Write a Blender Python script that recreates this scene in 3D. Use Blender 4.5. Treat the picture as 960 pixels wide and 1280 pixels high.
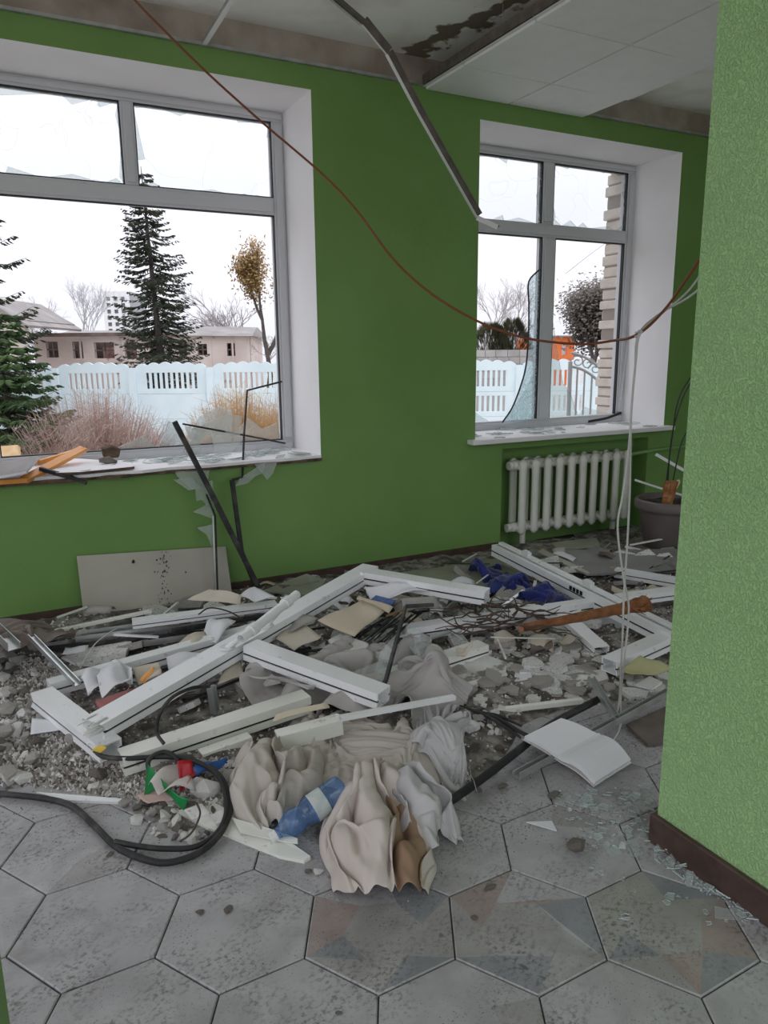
import bpy, bmesh, math, random
import numpy as np
from mathutils import Vector, Matrix

for o in list(bpy.data.objects):
    bpy.data.objects.remove(o)
scene = bpy.context.scene
COL = scene.collection
PI = math.pi

# ------------------------------------------------------------------ camera
FPX = 924.6                       # focal length in pixels of the 960x1280 frame
PITCH, ROLL, YAW = 0.21, -0.0099, 0.4822
HC = 1.355                        # eye height above the floor
def cam_axes():
    fwd = Vector((0, math.cos(PITCH), -math.sin(PITCH)))
    up = Vector((0, math.sin(PITCH), math.cos(PITCH)))
    rt = Vector((1, 0, 0))
    r = rt * math.cos(ROLL) + up * math.sin(ROLL)
    u = up * math.cos(ROLL) - rt * math.sin(ROLL)
    m = Matrix.Rotation(-YAW, 3, 'Z')
    return m @ r, m @ u, m @ fwd
CR, CU, CF = cam_axes()
CP = Vector((0, 0, HC))
cam_data = bpy.data.cameras.new('camera')
cam_data.sensor_fit = 'VERTICAL'
cam_data.sensor_height = 36.0
cam_data.lens = FPX / 1280 * 36.0
cam_data.clip_start = 0.02
cam_data.clip_end = 600
cam = bpy.data.objects.new('camera', cam_data)
COL.objects.link(cam)
M = Matrix.Identity(4)
for i in range(3):
    M[i][0] = CR[i]; M[i][1] = CU[i]; M[i][2] = -CF[i]; M[i][3] = CP[i]
cam.matrix_world = M
scene.camera = cam

# ------------------------------------------------------------------ sky: even overcast
world = bpy.data.worlds.new('overcast_sky')
scene.world = world
world.use_nodes = True
wn = world.node_tree
wn.nodes.clear()
bg = wn.nodes.new('ShaderNodeBackground')
wo = wn.nodes.new('ShaderNodeOutputWorld')
wn.links.new(bg.outputs[0], wo.inputs[0])
bg.inputs[0].default_value = (0.86, 0.865, 0.94, 1)
bg.inputs[1].default_value = 1.0
# overcast: brighter towards the zenith, L = L0 * (1 + k sin(elevation))
wg = wn.nodes.new('ShaderNodeNewGeometry'); ws = wn.nodes.new('ShaderNodeSeparateXYZ'); wm = wn.nodes.new('ShaderNodeMapRange')
wn.links.new(wg.outputs['Incoming'], ws.inputs[0]); wn.links.new(ws.outputs['Z'], wm.inputs['Value'])
wm.inputs['From Min'].default_value = 0.0; wm.inputs['From Max'].default_value = -1.0
wm.inputs['To Min'].default_value = 0.80; wm.inputs['To Max'].default_value = 1.9
wn.links.new(wm.outputs[0], bg.inputs[1])
scene.view_settings.view_transform = 'Standard'
scene.view_settings.look = 'None'
scene.view_settings.gamma = 1
scene.view_settings.use_curve_mapping = False
scene.view_settings.exposure = 0.42
scene.cycles.max_bounces = 10
scene.cycles.diffuse_bounces = 6
scene.cycles.transparent_max_bounces = 24

# ------------------------------------------------------------------ survey: sight lines met with known planes
def ray(px, py):
    return CF * FPX + CR * (px - 480) + CU * (640 - py)
def az(px, py, z=0.0):            # point of the sight line at height z
    d = ray(px, py); return CP + d * ((z - HC) / d.z)
def ay(px, py, y):                # point of the sight line at distance y (planes parallel to the window wall)
    d = ray(px, py); return CP + d * (y / d.y)
HEAD = Vector((math.sin(YAW), math.cos(YAW), 0))
SIDE = Vector((math.cos(YAW), -math.sin(YAW), 0))
def ah(px, py, dist):             # point at a horizontal distance ahead (outdoors)
    d = ray(px, py); return CP + d * (dist / d.dot(HEAD))
def yard(x, y, z):                # outdoors: the fence line runs square to the heading
    return SIDE * x + HEAD * y + Vector((0, 0, z))

# ------------------------------------------------------------------ materials
MATS = {}
def mat(name, col, rough=0.6, col2=None, scale=8.0, contrast=(0.35, 0.65), bump=0.0, bscale=60.0,
        metal=0.0, detail=6.0, spots=None, spec=0.4, coord='Object', sheen=0.0, trans=0.0, dist=0.0):
    """procedural principled material: col/col2 mixed by noise, optional dark spots (colour, scale, threshold, strength)"""
    if name in MATS: return MATS[name]
    m = bpy.data.materials.new(name); m.use_nodes = True
    nt = m.node_tree; b = nt.nodes['Principled BSDF']
    N = nt.nodes.new; L = nt.links.new
    b.inputs['Roughness'].default_value = rough
    b.inputs['Metallic'].default_value = metal
    b.inputs['Specular IOR Level'].default_value = spec
    if sheen: b.inputs['Sheen Weight'].default_value = sheen
    tc = N('ShaderNodeTexCoord')
    rnd = N('ShaderNodeObjectInfo')
    add = N('ShaderNodeVectorMath'); add.operation = 'ADD'
    mul = N('ShaderNodeVectorMath'); mul.operation = 'SCALE'; mul.inputs['Scale'].default_value = 37.0
    cmb = N('ShaderNodeCombineXYZ')
    for k in range(3): L(rnd.outputs['Random'], cmb.inputs[k])
    L(cmb.outputs[0], mul.inputs[0]); L(tc.outputs[coord], add.inputs[0]); L(mul.outputs[0], add.inputs[1])
    vec = add.outputs[0]
    out = None
    if col2 is not None:
        n = N('ShaderNodeTexNoise'); n.inputs['Scale'].default_value = scale; n.inputs['Detail'].default_value = detail
        n.inputs['Distortion'].default_value = dist
        L(vec, n.inputs['Vector'])
        r = N('ShaderNodeValToRGB'); r.color_ramp.elements[0].position = contrast[0]; r.color_ramp.elements[1].position = contrast[1]
        r.color_ramp.elements[0].color = (*col, 1); r.color_ramp.elements[1].color = (*col2, 1)
        L(n.outputs['Fac'], r.inputs[0]); out = r.outputs[0]
    if spots:
        for (sc, ss, th, st) in spots:
            n = N('ShaderNodeTexNoise'); n.inputs['Scale'].default_value = ss; n.inputs['Detail'].default_value = 8
            n.inputs['Roughness'].default_value = 0.65
            L(vec, n.inputs['Vector'])
            r = N('ShaderNodeMapRange'); r.inputs['From Min'].default_value = th; r.inputs['From Max'].default_value = th + 0.05
            r.inputs['To Max'].default_value = st
            L(n.outputs['Fac'], r.inputs['Value'])
            mx = N('ShaderNodeMix'); mx.data_type = 'RGBA'
            L(r.outputs[0], mx.inputs['Factor'])
            if out is None: mx.inputs['A'].default_value = (*col, 1)
            else: L(out, mx.inputs['A'])
            mx.inputs['B'].default_value = (*sc, 1)
            out = mx.outputs['Result']
    if out is None: b.inputs['Base Color'].default_value = (*col, 1)
    else: L(out, b.inputs['Base Color'])
    if bump:
        n = N('ShaderNodeTexNoise'); n.inputs['Scale'].default_value = bscale; n.inputs['Detail'].default_value = 4
        L(vec, n.inputs['Vector'])
        bp = N('ShaderNodeBump'); bp.inputs['Strength'].default_value = bump; bp.inputs['Distance'].default_value = 0.01
        L(n.outputs['Fac'], bp.inputs['Height']); L(bp.outputs[0], b.inputs['Normal'])
    if trans:
        t = N('ShaderNodeBsdfTranslucent'); mxs = N('ShaderNodeMixShader'); mxs.inputs[0].default_value = trans
        if out is None: t.inputs[0].default_value = (*col, 1)
        else: L(out, t.inputs[0])
        L(b.outputs[0], mxs.inputs[1]); L(t.outputs[0], mxs.inputs[2])
        L(mxs.outputs[0], nt.nodes['Material Output'].inputs[0])
    MATS[name] = m
    return m

def glass_mat(name, tint, body=(0.75, 0.85, 0.85), haze=0.06, crack=None):
    """thin sheet glass: mostly transparent, with fresnel gloss, a little dusty diffuse, and optional crack lines"""
    m = bpy.data.materials.new(name); m.use_nodes = True
    nt = m.node_tree; N = nt.nodes.new; L = nt.links.new
    nt.nodes.remove(nt.nodes['Principled BSDF'])
    t = N('ShaderNodeBsdfTransparent'); t.inputs[0].default_value = (*tint, 1)
    g = N('ShaderNodeBsdfGlossy'); g.inputs['Roughness'].default_value = 0.05
    d = N('ShaderNodeBsdfDiffuse'); d.inputs[0].default_value = (*body, 1)
    m1 = N('ShaderNodeMixShader'); m2 = N('ShaderNodeMixShader'); m2.inputs[0].default_value = haze
    m1.inputs[0].default_value = 0.06; L(t.outputs[0], m1.inputs[1]); L(g.outputs[0], m1.inputs[2])
    L(m1.outputs[0], m2.inputs[1]); L(d.outputs[0], m2.inputs[2])
    if crack:
        tc = N('ShaderNodeTexCoord'); v = N('ShaderNodeTexVoronoi'); v.feature = 'DISTANCE_TO_EDGE'
        v.inputs['Scale'].default_value = crack[0]
        dn = N('ShaderNodeTexNoise'); dn.inputs['Scale'].default_value = 2.5; L(tc.outputs['Object'], dn.inputs['Vector'])
        dm = N('ShaderNodeMixRGB'); dm.inputs[0].default_value = 0.35; L(tc.outputs['Object'], dm.inputs[1]); L(dn.outputs['Color'], dm.inputs[2]); L(dm.outputs[0], v.inputs['Vector'])
        r = N('ShaderNodeMapRange'); r.inputs['From Min'].default_value = 0; r.inputs['From Max'].default_value = crack[1]
        r.inputs['To Min'].default_value = crack[2]; r.inputs['To Max'].default_value = haze
        L(v.outputs['Distance'], r.inputs['Value']); L(r.outputs[0], m2.inputs[0])
    L(m2.outputs[0], nt.nodes['Material Output'].inputs[0])
    MATS[name] = m
    return m

G = {}
G['green'] = mat('green_wall_paint', (0.15, 0.285, 0.075), 0.7, (0.175, 0.32, 0.095), 1.6, bump=0.08, bscale=90, coord='Object')
G['stucco'] = mat('pale_green_bark_stucco', (0.34, 0.555, 0.245), 0.75, (0.375, 0.595, 0.275), 2.0)
G['white_wall'] = mat('white_reveal_plaster', (0.82, 0.81, 0.82), 0.7, (0.86, 0.85, 0.86), 3, bump=0.05, bscale=40)
G['concrete'] = mat('bare_concrete_edge', (0.27, 0.225, 0.19), 0.9, (0.42, 0.37, 0.32), 5, bump=0.4, bscale=25)
G['grout'] = mat('dark_grout', (0.06, 0.055, 0.052), 0.9)
G['pvc'] = mat('white_pvc', (0.82, 0.83, 0.84), 0.32, (0.87, 0.88, 0.89), 4, spots=[((0.33, 0.31, 0.29), 22, 0.62, 0.45)])
G['pvc_cream'] = mat('cream_pvc', (0.72, 0.73, 0.67), 0.38, (0.80, 0.81, 0.75), 4, spots=[((0.30, 0.28, 0.25), 18, 0.6, 0.5)])
G['pvc_win'] = mat('pvc_window_frame', (0.60, 0.61, 0.635), 0.35)
G['rubber'] = mat('black_rubber', (0.012, 0.012, 0.013), 0.5)
G['black_dusty'] = mat('dusty_black_rubber', (0.02, 0.02, 0.021), 0.6, (0.09, 0.085, 0.08), 14, contrast=(0.5, 0.75))
G['alu'] = mat('bare_aluminium', (0.50, 0.52, 0.52), 0.35, (0.62, 0.64, 0.64), 9, metal=0.85)
G['galv'] = mat('galvanised_steel', (0.36, 0.37, 0.36), 0.45, (0.50, 0.51, 0.50), 12, metal=0.6)
G['tbar_white'] = mat('white_enamel_steel', (0.72, 0.73, 0.73), 0.4)
G['dark_steel'] = mat('dark_bare_steel', (0.10, 0.085, 0.075), 0.6, (0.16, 0.14, 0.12), 20)
G['ctile'] = mat('mineral_fibre_tile', (0.88, 0.885, 0.89), 0.9, (0.91, 0.915, 0.92), 10, spots=[((0.42, 0.42, 0.42), 150, 0.63, 0.7)], bump=0.25, bscale=160)
G['plaster_frag'] = mat('speckled_plaster_fragment', (0.62, 0.62, 0.60), 0.95, (0.76, 0.76, 0.74), 14, spots=[((0.22, 0.21, 0.19), 9, 0.57, 0.9), ((0.30, 0.29, 0.27), 3, 0.6, 0.6)], bump=0.5, bscale=12)
G['rub1'] = mat('grey_plaster_rubble', (0.30, 0.28, 0.26), 0.95, (0.50, 0.48, 0.45), 22, bump=0.5, bscale=70)
G['rub2'] = mat('brown_mortar_rubble', (0.12, 0.105, 0.09), 0.95, (0.24, 0.215, 0.19), 18, bump=0.6, bscale=60)
G['rub3'] = mat('white_plaster_rubble', (0.58, 0.57, 0.55), 0.95, (0.72, 0.71, 0.69), 18, spots=[((0.3, 0.28, 0.25), 30, 0.6, 0.6)], bump=0.4, bscale=70)
G['dirt'] = mat('grey_dust_bed', (0.10, 0.088, 0.076), 0.98, (0.34, 0.32, 0.295), 16, contrast=(0.40, 0.62), bump=0.9, bscale=55, spots=[((0.5, 0.48, 0.46), 48, 0.62, 0.8), ((0.05, 0.045, 0.04), 33, 0.6, 0.7)])
G['paper'] = mat('white_paper', (0.82, 0.83, 0.86), 0.8, (0.87, 0.87, 0.89), 6, trans=0.2)
G['paper_beige'] = mat('beige_paper', (0.52, 0.47, 0.38), 0.85, (0.60, 0.55, 0.46), 6)
G['card'] = mat('tan_cardboard', (0.55, 0.48, 0.36), 0.8, (0.63, 0.56, 0.44), 5, spots=[((0.3, 0.25, 0.18), 12, 0.65, 0.5)])
G['card_grey'] = mat('grey_card', (0.30, 0.29, 0.27), 0.85, (0.42, 0.41, 0.385), 6)
G['board'] = mat('beige_laminate_panel', (0.40, 0.385, 0.325), 0.55, (0.48, 0.465, 0.40), 2.5, bump=0.03)
G['board_green'] = mat('grey_green_board', (0.24, 0.255, 0.19), 0.8, (0.33, 0.345, 0.27), 5, bump=0.1, bscale=30)
G['panel_grey'] = mat('grey_panel', (0.23, 0.225, 0.22), 0.6, (0.30, 0.295, 0.29), 4)
G['dark_brown'] = mat('dark_brown_board', (0.10, 0.08, 0.068), 0.8, (0.18, 0.15, 0.13), 9)
G['maroon'] = mat('maroon_folder', (0.27, 0.085, 0.08), 0.6, (0.34, 0.13, 0.12), 8)
G['brown_skirt'] = mat('brown_skirting', (0.055, 0.032, 0.026), 0.5, (0.085, 0.052, 0.042), 20)
G['radiator'] = mat('cream_radiator_enamel', (0.70, 0.71, 0.64), 0.4, (0.75, 0.76, 0.69), 8)
G['pot'] = mat('taupe_plastic_pot', (0.15, 0.125, 0.125), 0.45, (0.18, 0.15, 0.148), 6)
G['soil'] = mat('dark_soil', (0.03, 0.024, 0.02), 0.95, (0.07, 0.055, 0.045), 30, bump=0.8)
G['stump'] = mat('orange_brown_stump', (0.26, 0.10, 0.035), 0.85, (0.46, 0.24, 0.11), 25, bump=0.5)
G['stump_cut'] = mat('pale_cut_wood', (0.62, 0.50, 0.33), 0.8)
G['rust'] = mat('rusty_brown', (0.19, 0.072, 0.028), 0.95, (0.30, 0.135, 0.06), 24, bump=0.8, bscale=120)
G['twig'] = mat('dark_twig', (0.055, 0.038, 0.03), 0.9, (0.12, 0.09, 0.075), 15)
G['blue_cloth'] = mat('navy_blue_cloth', (0.006, 0.012, 0.10), 0.8, (0.012, 0.025, 0.19), 12, sheen=0.3)
G['taupe_cloth'] = mat('taupe_cloth', (0.20, 0.165, 0.145), 0.9, (0.27, 0.225, 0.20), 7)
G['sheer_grey'] = mat('grey_sheer_curtain', (0.50, 0.48, 0.465), 0.85, (0.60, 0.575, 0.56), 5, trans=0.25, bump=0.1, bscale=200)
G['sheer_pale'] = mat('pale_sheer_curtain', (0.64, 0.63, 0.64), 0.85, (0.72, 0.71, 0.72), 5, trans=0.3, bump=0.1, bscale=200)
G['curtain_beige'] = mat('beige_curtain', (0.58, 0.53, 0.475), 0.88, (0.66, 0.615, 0.56), 4, trans=0.2, bump=0.12, bscale=220)
G['curtain_pink'] = mat('pink_beige_curtain', (0.66, 0.585, 0.53), 0.85, (0.74, 0.68, 0.635), 3, trans=0.2, bump=0.12, bscale=220)
G['lining'] = mat('brown_curtain_lining', (0.27, 0.165, 0.105), 0.85, (0.37, 0.25, 0.17), 6, trans=0.1)
G['orange'] = mat('orange_painted_wood', (0.80, 0.32, 0.07), 0.45, (0.86, 0.42, 0.13), 7)
G['wood'] = mat('pale_raw_wood', (0.50, 0.34, 0.17), 0.8, (0.60, 0.43, 0.25), 12)
G['dark_wood'] = mat('charred_wood', (0.06, 0.04, 0.028), 0.9, (0.16, 0.11, 0.075), 16, bump=0.6)
G['grey_panel2'] = mat('grey_brown_laminate', (0.21, 0.185, 0.175), 0.5, (0.27, 0.24, 0.23), 3)
G['cable_orange'] = mat('orange_brown_cable', (0.19, 0.05, 0.018), 0.5)
G['cable_white'] = mat('dusty_white_cable', (0.55, 0.55, 0.53), 0.5)
G['green_foil'] = mat('green_plastic_wrap', (0.01, 0.17, 0.045), 0.35, (0.015, 0.23, 0.06), 9)
G['red_foil'] = mat('red_plastic_wrap', (0.42, 0.012, 0.022), 0.35)
G['white_foil'] = mat('white_plastic_wrap', (0.60, 0.57, 0.54), 0.4, (0.50, 0.44, 0.42), 14)
G['blue_foil'] = mat('blue_plastic_strip', (0.03, 0.12, 0.36), 0.4)
G['yellow'] = mat('yellow_card', (0.66, 0.46, 0.07), 0.7)
G['cap_white'] = mat('white_cap', (0.72, 0.73, 0.72), 0.4)
G['label_paper'] = mat('bottle_label', (0.35, 0.44, 0.46), 0.5, (0.55, 0.58, 0.55), 24)
G['book_blue'] = mat('blue_book_cover', (0.03, 0.07, 0.22), 0.5, (0.10, 0.17, 0.40), 40)
G['olive_card'] = mat('olive_folder', (0.36, 0.35, 0.17), 0.8, (0.45, 0.44, 0.24), 6)
G['brick'] = mat('pale_silicate_brick', (0.58, 0.52, 0.46), 0.9, (0.68, 0.62, 0.55), 10, bump=0.3, bscale=50)
G['mortar'] = mat('brick_mortar', (0.32, 0.28, 0.25), 0.95)
# outdoors
G['ground'] = mat('dry_winter_ground', (0.36, 0.34, 0.30), 0.95, (0.48, 0.46, 0.42), 0.6, coord='Object', bump=0.5, bscale=4)
G['fence'] = mat('pale_blue_whitewash', (0.66, 0.78, 0.82), 0.85, (0.74, 0.85, 0.88), 2.0, bump=0.1, bscale=12)
G['burnt'] = mat('pink_beige_render', (0.50, 0.42, 0.385), 0.9, (0.60, 0.52, 0.48), 0.5, contrast=(0.35, 0.6), spots=[((0.17, 0.13, 0.12), 0.55, 0.60, 0.8)])
G['burnt_dark'] = mat('sooty_interior', (0.07, 0.055, 0.05), 0.95, (0.20, 0.15, 0.13), 0.8)
G['burnt_brick'] = mat('sooty_red_brick', (0.25, 0.12, 0.10), 0.95, (0.42, 0.30, 0.28), 2.5)
G['roof_slate'] = mat('grey_slate_roof', (0.24, 0.225, 0.22), 0.9, (0.33, 0.31, 0.295), 0.8)
G['house'] = mat('beige_house_render', (0.50, 0.45, 0.41), 0.9)
G['highrise'] = mat('hazed_tower_render', (0.74, 0.745, 0.76), 0.9)  # tower wall tone paled toward the sky: distance haze put into the colour
G['spruce'] = mat('dark_spruce_needles', (0.035, 0.045, 0.032), 0.9, (0.075, 0.09, 0.055), 1.2)
G['spruce_green'] = mat('green_spruce_needles', (0.05, 0.10, 0.04), 0.85, (0.13, 0.21, 0.085), 2.5)
G['thuja'] = mat('olive_conifer', (0.10, 0.11, 0.055), 0.9, (0.22, 0.21, 0.11), 2.0)
G['bark'] = mat('dark_bark', (0.06, 0.05, 0.045), 0.95, (0.11, 0.095, 0.085), 5)
G['bark_grey'] = mat('grey_bare_bark', (0.30, 0.275, 0.27), 0.95, (0.40, 0.375, 0.37), 4)
G['birch'] = mat('pale_birch_twigs', (0.42, 0.42, 0.43), 0.95, (0.52, 0.52, 0.53), 4)
G['leaf_rust'] = mat('rusty_leaves', (0.24, 0.15, 0.06), 0.9, (0.40, 0.27, 0.11), 0.9)
G['leaf_dull'] = mat('dull_brown_green_leaves', (0.13, 0.115, 0.10), 0.9, (0.22, 0.195, 0.17), 1.5)
G['twig_red'] = mat('reddish_bare_twigs', (0.36, 0.245, 0.205), 0.95, (0.52, 0.41, 0.36), 3)
G['twig_gold'] = mat('golden_bare_twigs', (0.44, 0.26, 0.10), 0.95, (0.55, 0.40, 0.22), 3)
G['iron'] = mat('grey_painted_iron', (0.34, 0.33, 0.335), 0.6)
G['stone_wall'] = mat('grey_block_wall', (0.30, 0.285, 0.275), 0.9, (0.40, 0.385, 0.37), 1.5)
G['orange_wall'] = mat('orange_render', (0.72, 0.16, 0.04), 0.8, (0.80, 0.22, 0.07), 1.0)
G['pane_dark'] = mat('dark_window_glass', (0.10, 0.11, 0.12), 0.2)
G['wire'] = mat('overhead_wire_standin', (0.25, 0.25, 0.26), 0.8)
glass_mat('clear_broken_glass', (0.95, 0.975, 0.97), body=(0.85, 0.9, 0.9), haze=0.14)
glass_mat('cracked_glass', (0.97, 0.98, 0.985), haze=0.012, crack=(4.0, 0.0016, 0.35))
glass_mat('crazed_glass', (0.90, 0.95, 0.965), body=(0.80, 0.88, 0.92), haze=0.12, crack=(38.0, 0.06, 0.7))
glass_mat('dusty_glass', (0.93, 0.955, 0.95), body=(0.78, 0.80, 0.80), haze=0.22)
glass_mat('blue_pet', (0.55, 0.72, 0.93), body=(0.22, 0.36, 0.62), haze=0.24)
G['glass_edge'] = mat('bright_glass_edge', (0.16, 0.21, 0.19), 0.15, (0.70, 0.78, 0.75), 45)
for k in ('clear_broken_glass', 'cracked_glass', 'crazed_glass', 'dusty_glass', 'blue_pet'): G[k] = MATS[k]

# stucco: deep "bark beetle" relief
def stucco_relief(m):
    nt = m.node_tree; N = nt.nodes.new; L = nt.links.new; b = nt.nodes['Principled BSDF']
    tc = N('ShaderNodeTexCoord'); n = N('ShaderNodeTexNoise'); n.inputs['Scale'].default_value = 170; n.inputs['Detail'].default_value = 3
    n.inputs['Distortion'].default_value = 0.3
    mp = N('ShaderNodeMapping'); mp.inputs['Scale'].default_value = (1, 1, 0.75)
    L(tc.outputs['Object'], mp.inputs[0]); L(mp.outputs[0], n.inputs['Vector'])
    r = N('ShaderNodeMapRange'); r.inputs['From Min'].default_value = 0.40; r.inputs['From Max'].default_value = 0.56
    L(n.outputs['Fac'], r.inputs['Value'])
    bp = N('ShaderNodeBump'); bp.inputs['Strength'].default_value = 0.85; bp.inputs['Distance'].default_value = 0.004
    L(r.outputs[0], bp.inputs['Height']); L(bp.outputs[0], b.inputs['Normal'])
stucco_relief(G['stucco'])

# slab plaster with a bare concrete patch of its own shape
def slab_mat():
    m = bpy.data.materials.new('stained_slab_plaster'); m.use_nodes = True
    nt = m.node_tree; N = nt.nodes.new; L = nt.links.new; b = nt.nodes['Principled BSDF']
    b.inputs['Roughness'].default_value = 0.95
    tc = N('ShaderNodeTexCoord')
    a = az(490, 82, 3.02); c = az(628, 8, 3.02)
    sub = N('ShaderNodeVectorMath'); sub.operation = 'SUBTRACT'; sub.inputs[1].default_value = a
    L(tc.outputs['Object'], sub.inputs[0])
    d = (c - a).normalized(); nrm = Vector((-d.y, d.x, 0))
    dt = N('ShaderNodeVectorMath'); dt.operation = 'DOT_PRODUCT'; dt.inputs[1].default_value = nrm
    L(sub.outputs[0], dt.inputs[0])
    n = N('ShaderNodeTexNoise'); n.inputs['Scale'].default_value = 7; n.inputs['Detail'].default_value = 8
    L(tc.outputs['Object'], n.inputs['Vector'])
    n0 = N('ShaderNodeMath'); n0.operation = 'SUBTRACT'; n0.inputs[1].default_value = 0.5; L(n.outputs['Fac'], n0.inputs[0])
    n1 = N('ShaderNodeMath'); n1.operation = 'MULTIPLY'; n1.inputs[1].default_value = 0.35; L(n0.outputs[0], n1.inputs[0])
    ad_ = N('ShaderNodeMath'); ad_.operation = 'ADD'; L(dt.outputs['Value'], ad_.inputs[0]); L(n1.outputs[0], ad_.inputs[1])
    ab = N('ShaderNodeMath'); ab.operation = 'ABSOLUTE'; L(ad_.outputs[0], ab.inputs[0])
    r = N('ShaderNodeMapRange'); r.inputs['From Min'].default_value = 0.075; r.inputs['From Max'].default_value = 0.055
    L(ab.outputs[0], r.inputs['Value'])
    n2 = N('ShaderNodeTexNoise'); n2.inputs['Scale'].default_value = 2.2; n2.inputs['Detail'].default_value = 7
    L(tc.outputs['Object'], n2.inputs['Vector'])
    cr = N('ShaderNodeValToRGB'); cr.color_ramp.elements[0].color = (0.66, 0.64, 0.56, 1); cr.color_ramp.elements[1].color = (0.88, 0.88, 0.85, 1)
    cr.color_ramp.elements[0].position = 0.33; cr.color_ramp.elements[1].position = 0.55
    L(n2.outputs['Fac'], cr.inputs[0])
    mx = N('ShaderNodeMix'); mx.data_type = 'RGBA'; L(r.outputs[0], mx.inputs['Factor']); L(cr.outputs[0], mx.inputs['A'])
    mx.inputs['B'].default_value = (0.19, 0.15, 0.115, 1)
    L(mx.outputs['Result'], b.inputs['Base Color'])
    bp = N('ShaderNodeBump'); bp.inputs['Strength'].default_value = 0.5; bp.inputs['Distance'].default_value = 0.01; bp.invert = True
    L(r.outputs[0], bp.inputs['Height']); L(bp.outputs[0], b.inputs['Normal'])
    return m
G['slab'] = slab_mat()

# floor tile glaze: facet colours, each under the same dust, soot specks and scratches
def tile_mat(name, c, c2):
    m = bpy.data.materials.new(name); m.use_nodes = True
    nt = m.node_tree; N = nt.nodes.new; L = nt.links.new; b = nt.nodes['Principled BSDF']
    tc = N('ShaderNodeTexCoord'); geo = N('ShaderNodeNewGeometry'); info = N('ShaderNodeObjectInfo')
    n = N('ShaderNodeTexNoise'); n.inputs['Scale'].default_value = 6; n.inputs['Detail'].default_value = 9; n.inputs['Distortion'].default_value = 1.2
    L(geo.outputs['Position'], n.inputs['Vector'])
    cr = N('ShaderNodeValToRGB'); cr.color_ramp.elements[0].color = (*c, 1); cr.color_ramp.elements[1].color = (*c2, 1)
    cr.color_ramp.elements[0].position = 0.35; cr.color_ramp.elements[1].position = 0.65
    L(n.outputs['Fac'], cr.inputs[0]); out = cr.outputs[0]
    for sc, th, wd, st, colr, big in ((90, 0.49, 0.15, 0.78, (0.08, 0.072, 0.068), 6.0), (13, 0.45, 0.25, 0.42, (0.16, 0.15, 0.145), 2.2), (200, 0.60, 0.05, 0.9, (0.03, 0.028, 0.026), 9.0)):
        s = N('ShaderNodeTexNoise'); s.inputs['Scale'].default_value = sc; s.inputs['Detail'].default_value = 5; s.inputs['Roughness'].default_value = 0.6
        mp = N('ShaderNodeMapping'); mp.inputs['Rotation'].default_value = (0, 0, -0.75); mp.inputs['Scale'].default_value = (0.8, 1, 1)
        L(geo.outputs['Position'], mp.inputs[0]); L(mp.outputs[0], s.inputs['Vector'])
        k = N('ShaderNodeTexNoise'); k.inputs['Scale'].default_value = big; k.inputs['Detail'].default_value = 3
        L(geo.outputs['Position'], k.inputs['Vector'])
        r = N('ShaderNodeMapRange'); r.inputs['From Min'].default_value = th; r.inputs['From Max'].default_value = th + wd; r.inputs['To Max'].default_value = st
        L(s.outputs['Fac'], r.inputs['Value'])
        r2 = N('ShaderNodeMapRange'); r2.inputs['From Min'].default_value = 0.42; r2.inputs['From Max'].default_value = 0.63
        L(k.outputs['Fac'], r2.inputs['Value'])
        mu = N('ShaderNodeMath'); mu.operation = 'MULTIPLY'; L(r.outputs[0], mu.inputs[0]); L(r2.outputs[0], mu.inputs[1])
        mx = N('ShaderNodeMix'); mx.data_type = 'RGBA'; L(mu.outputs[0], mx.inputs['Factor']); L(out, mx.inputs['A']); mx.inputs['B'].default_value = (*colr, 1)
        out = mx.outputs['Result']
    L(out, b.inputs['Base Color'])
    b.inputs['Roughness'].default_value = 0.42; b.inputs['Specular IOR Level'].default_value = 0.4
    rr = N('ShaderNodeMapRange'); rr.inputs['To Min'].default_value = 0.25; rr.inputs['To Max'].default_value = 0.6
    L(n.outputs['Fac'], rr.inputs['Value']); L(rr.outputs[0], b.inputs['Roughness'])
    return m
TILE = [tile_mat('tile_light_grey', (0.331, 0.322, 0.329), (0.426, 0.422, 0.431)),
        tile_mat('tile_warm_grey', (0.274, 0.265, 0.261), (0.357, 0.348, 0.344)),
        tile_mat('tile_blue_grey', (0.200, 0.209, 0.226), (0.270, 0.278, 0.296)),
        tile_mat('tile_rose', (0.278, 0.222, 0.209), (0.339, 0.283, 0.270)),
        tile_mat('tile_olive_beige', (0.261, 0.257, 0.235), (0.331, 0.326, 0.304)),
        tile_mat('tile_pale', (0.348, 0.339, 0.346), (0.452, 0.448, 0.457))]

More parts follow.
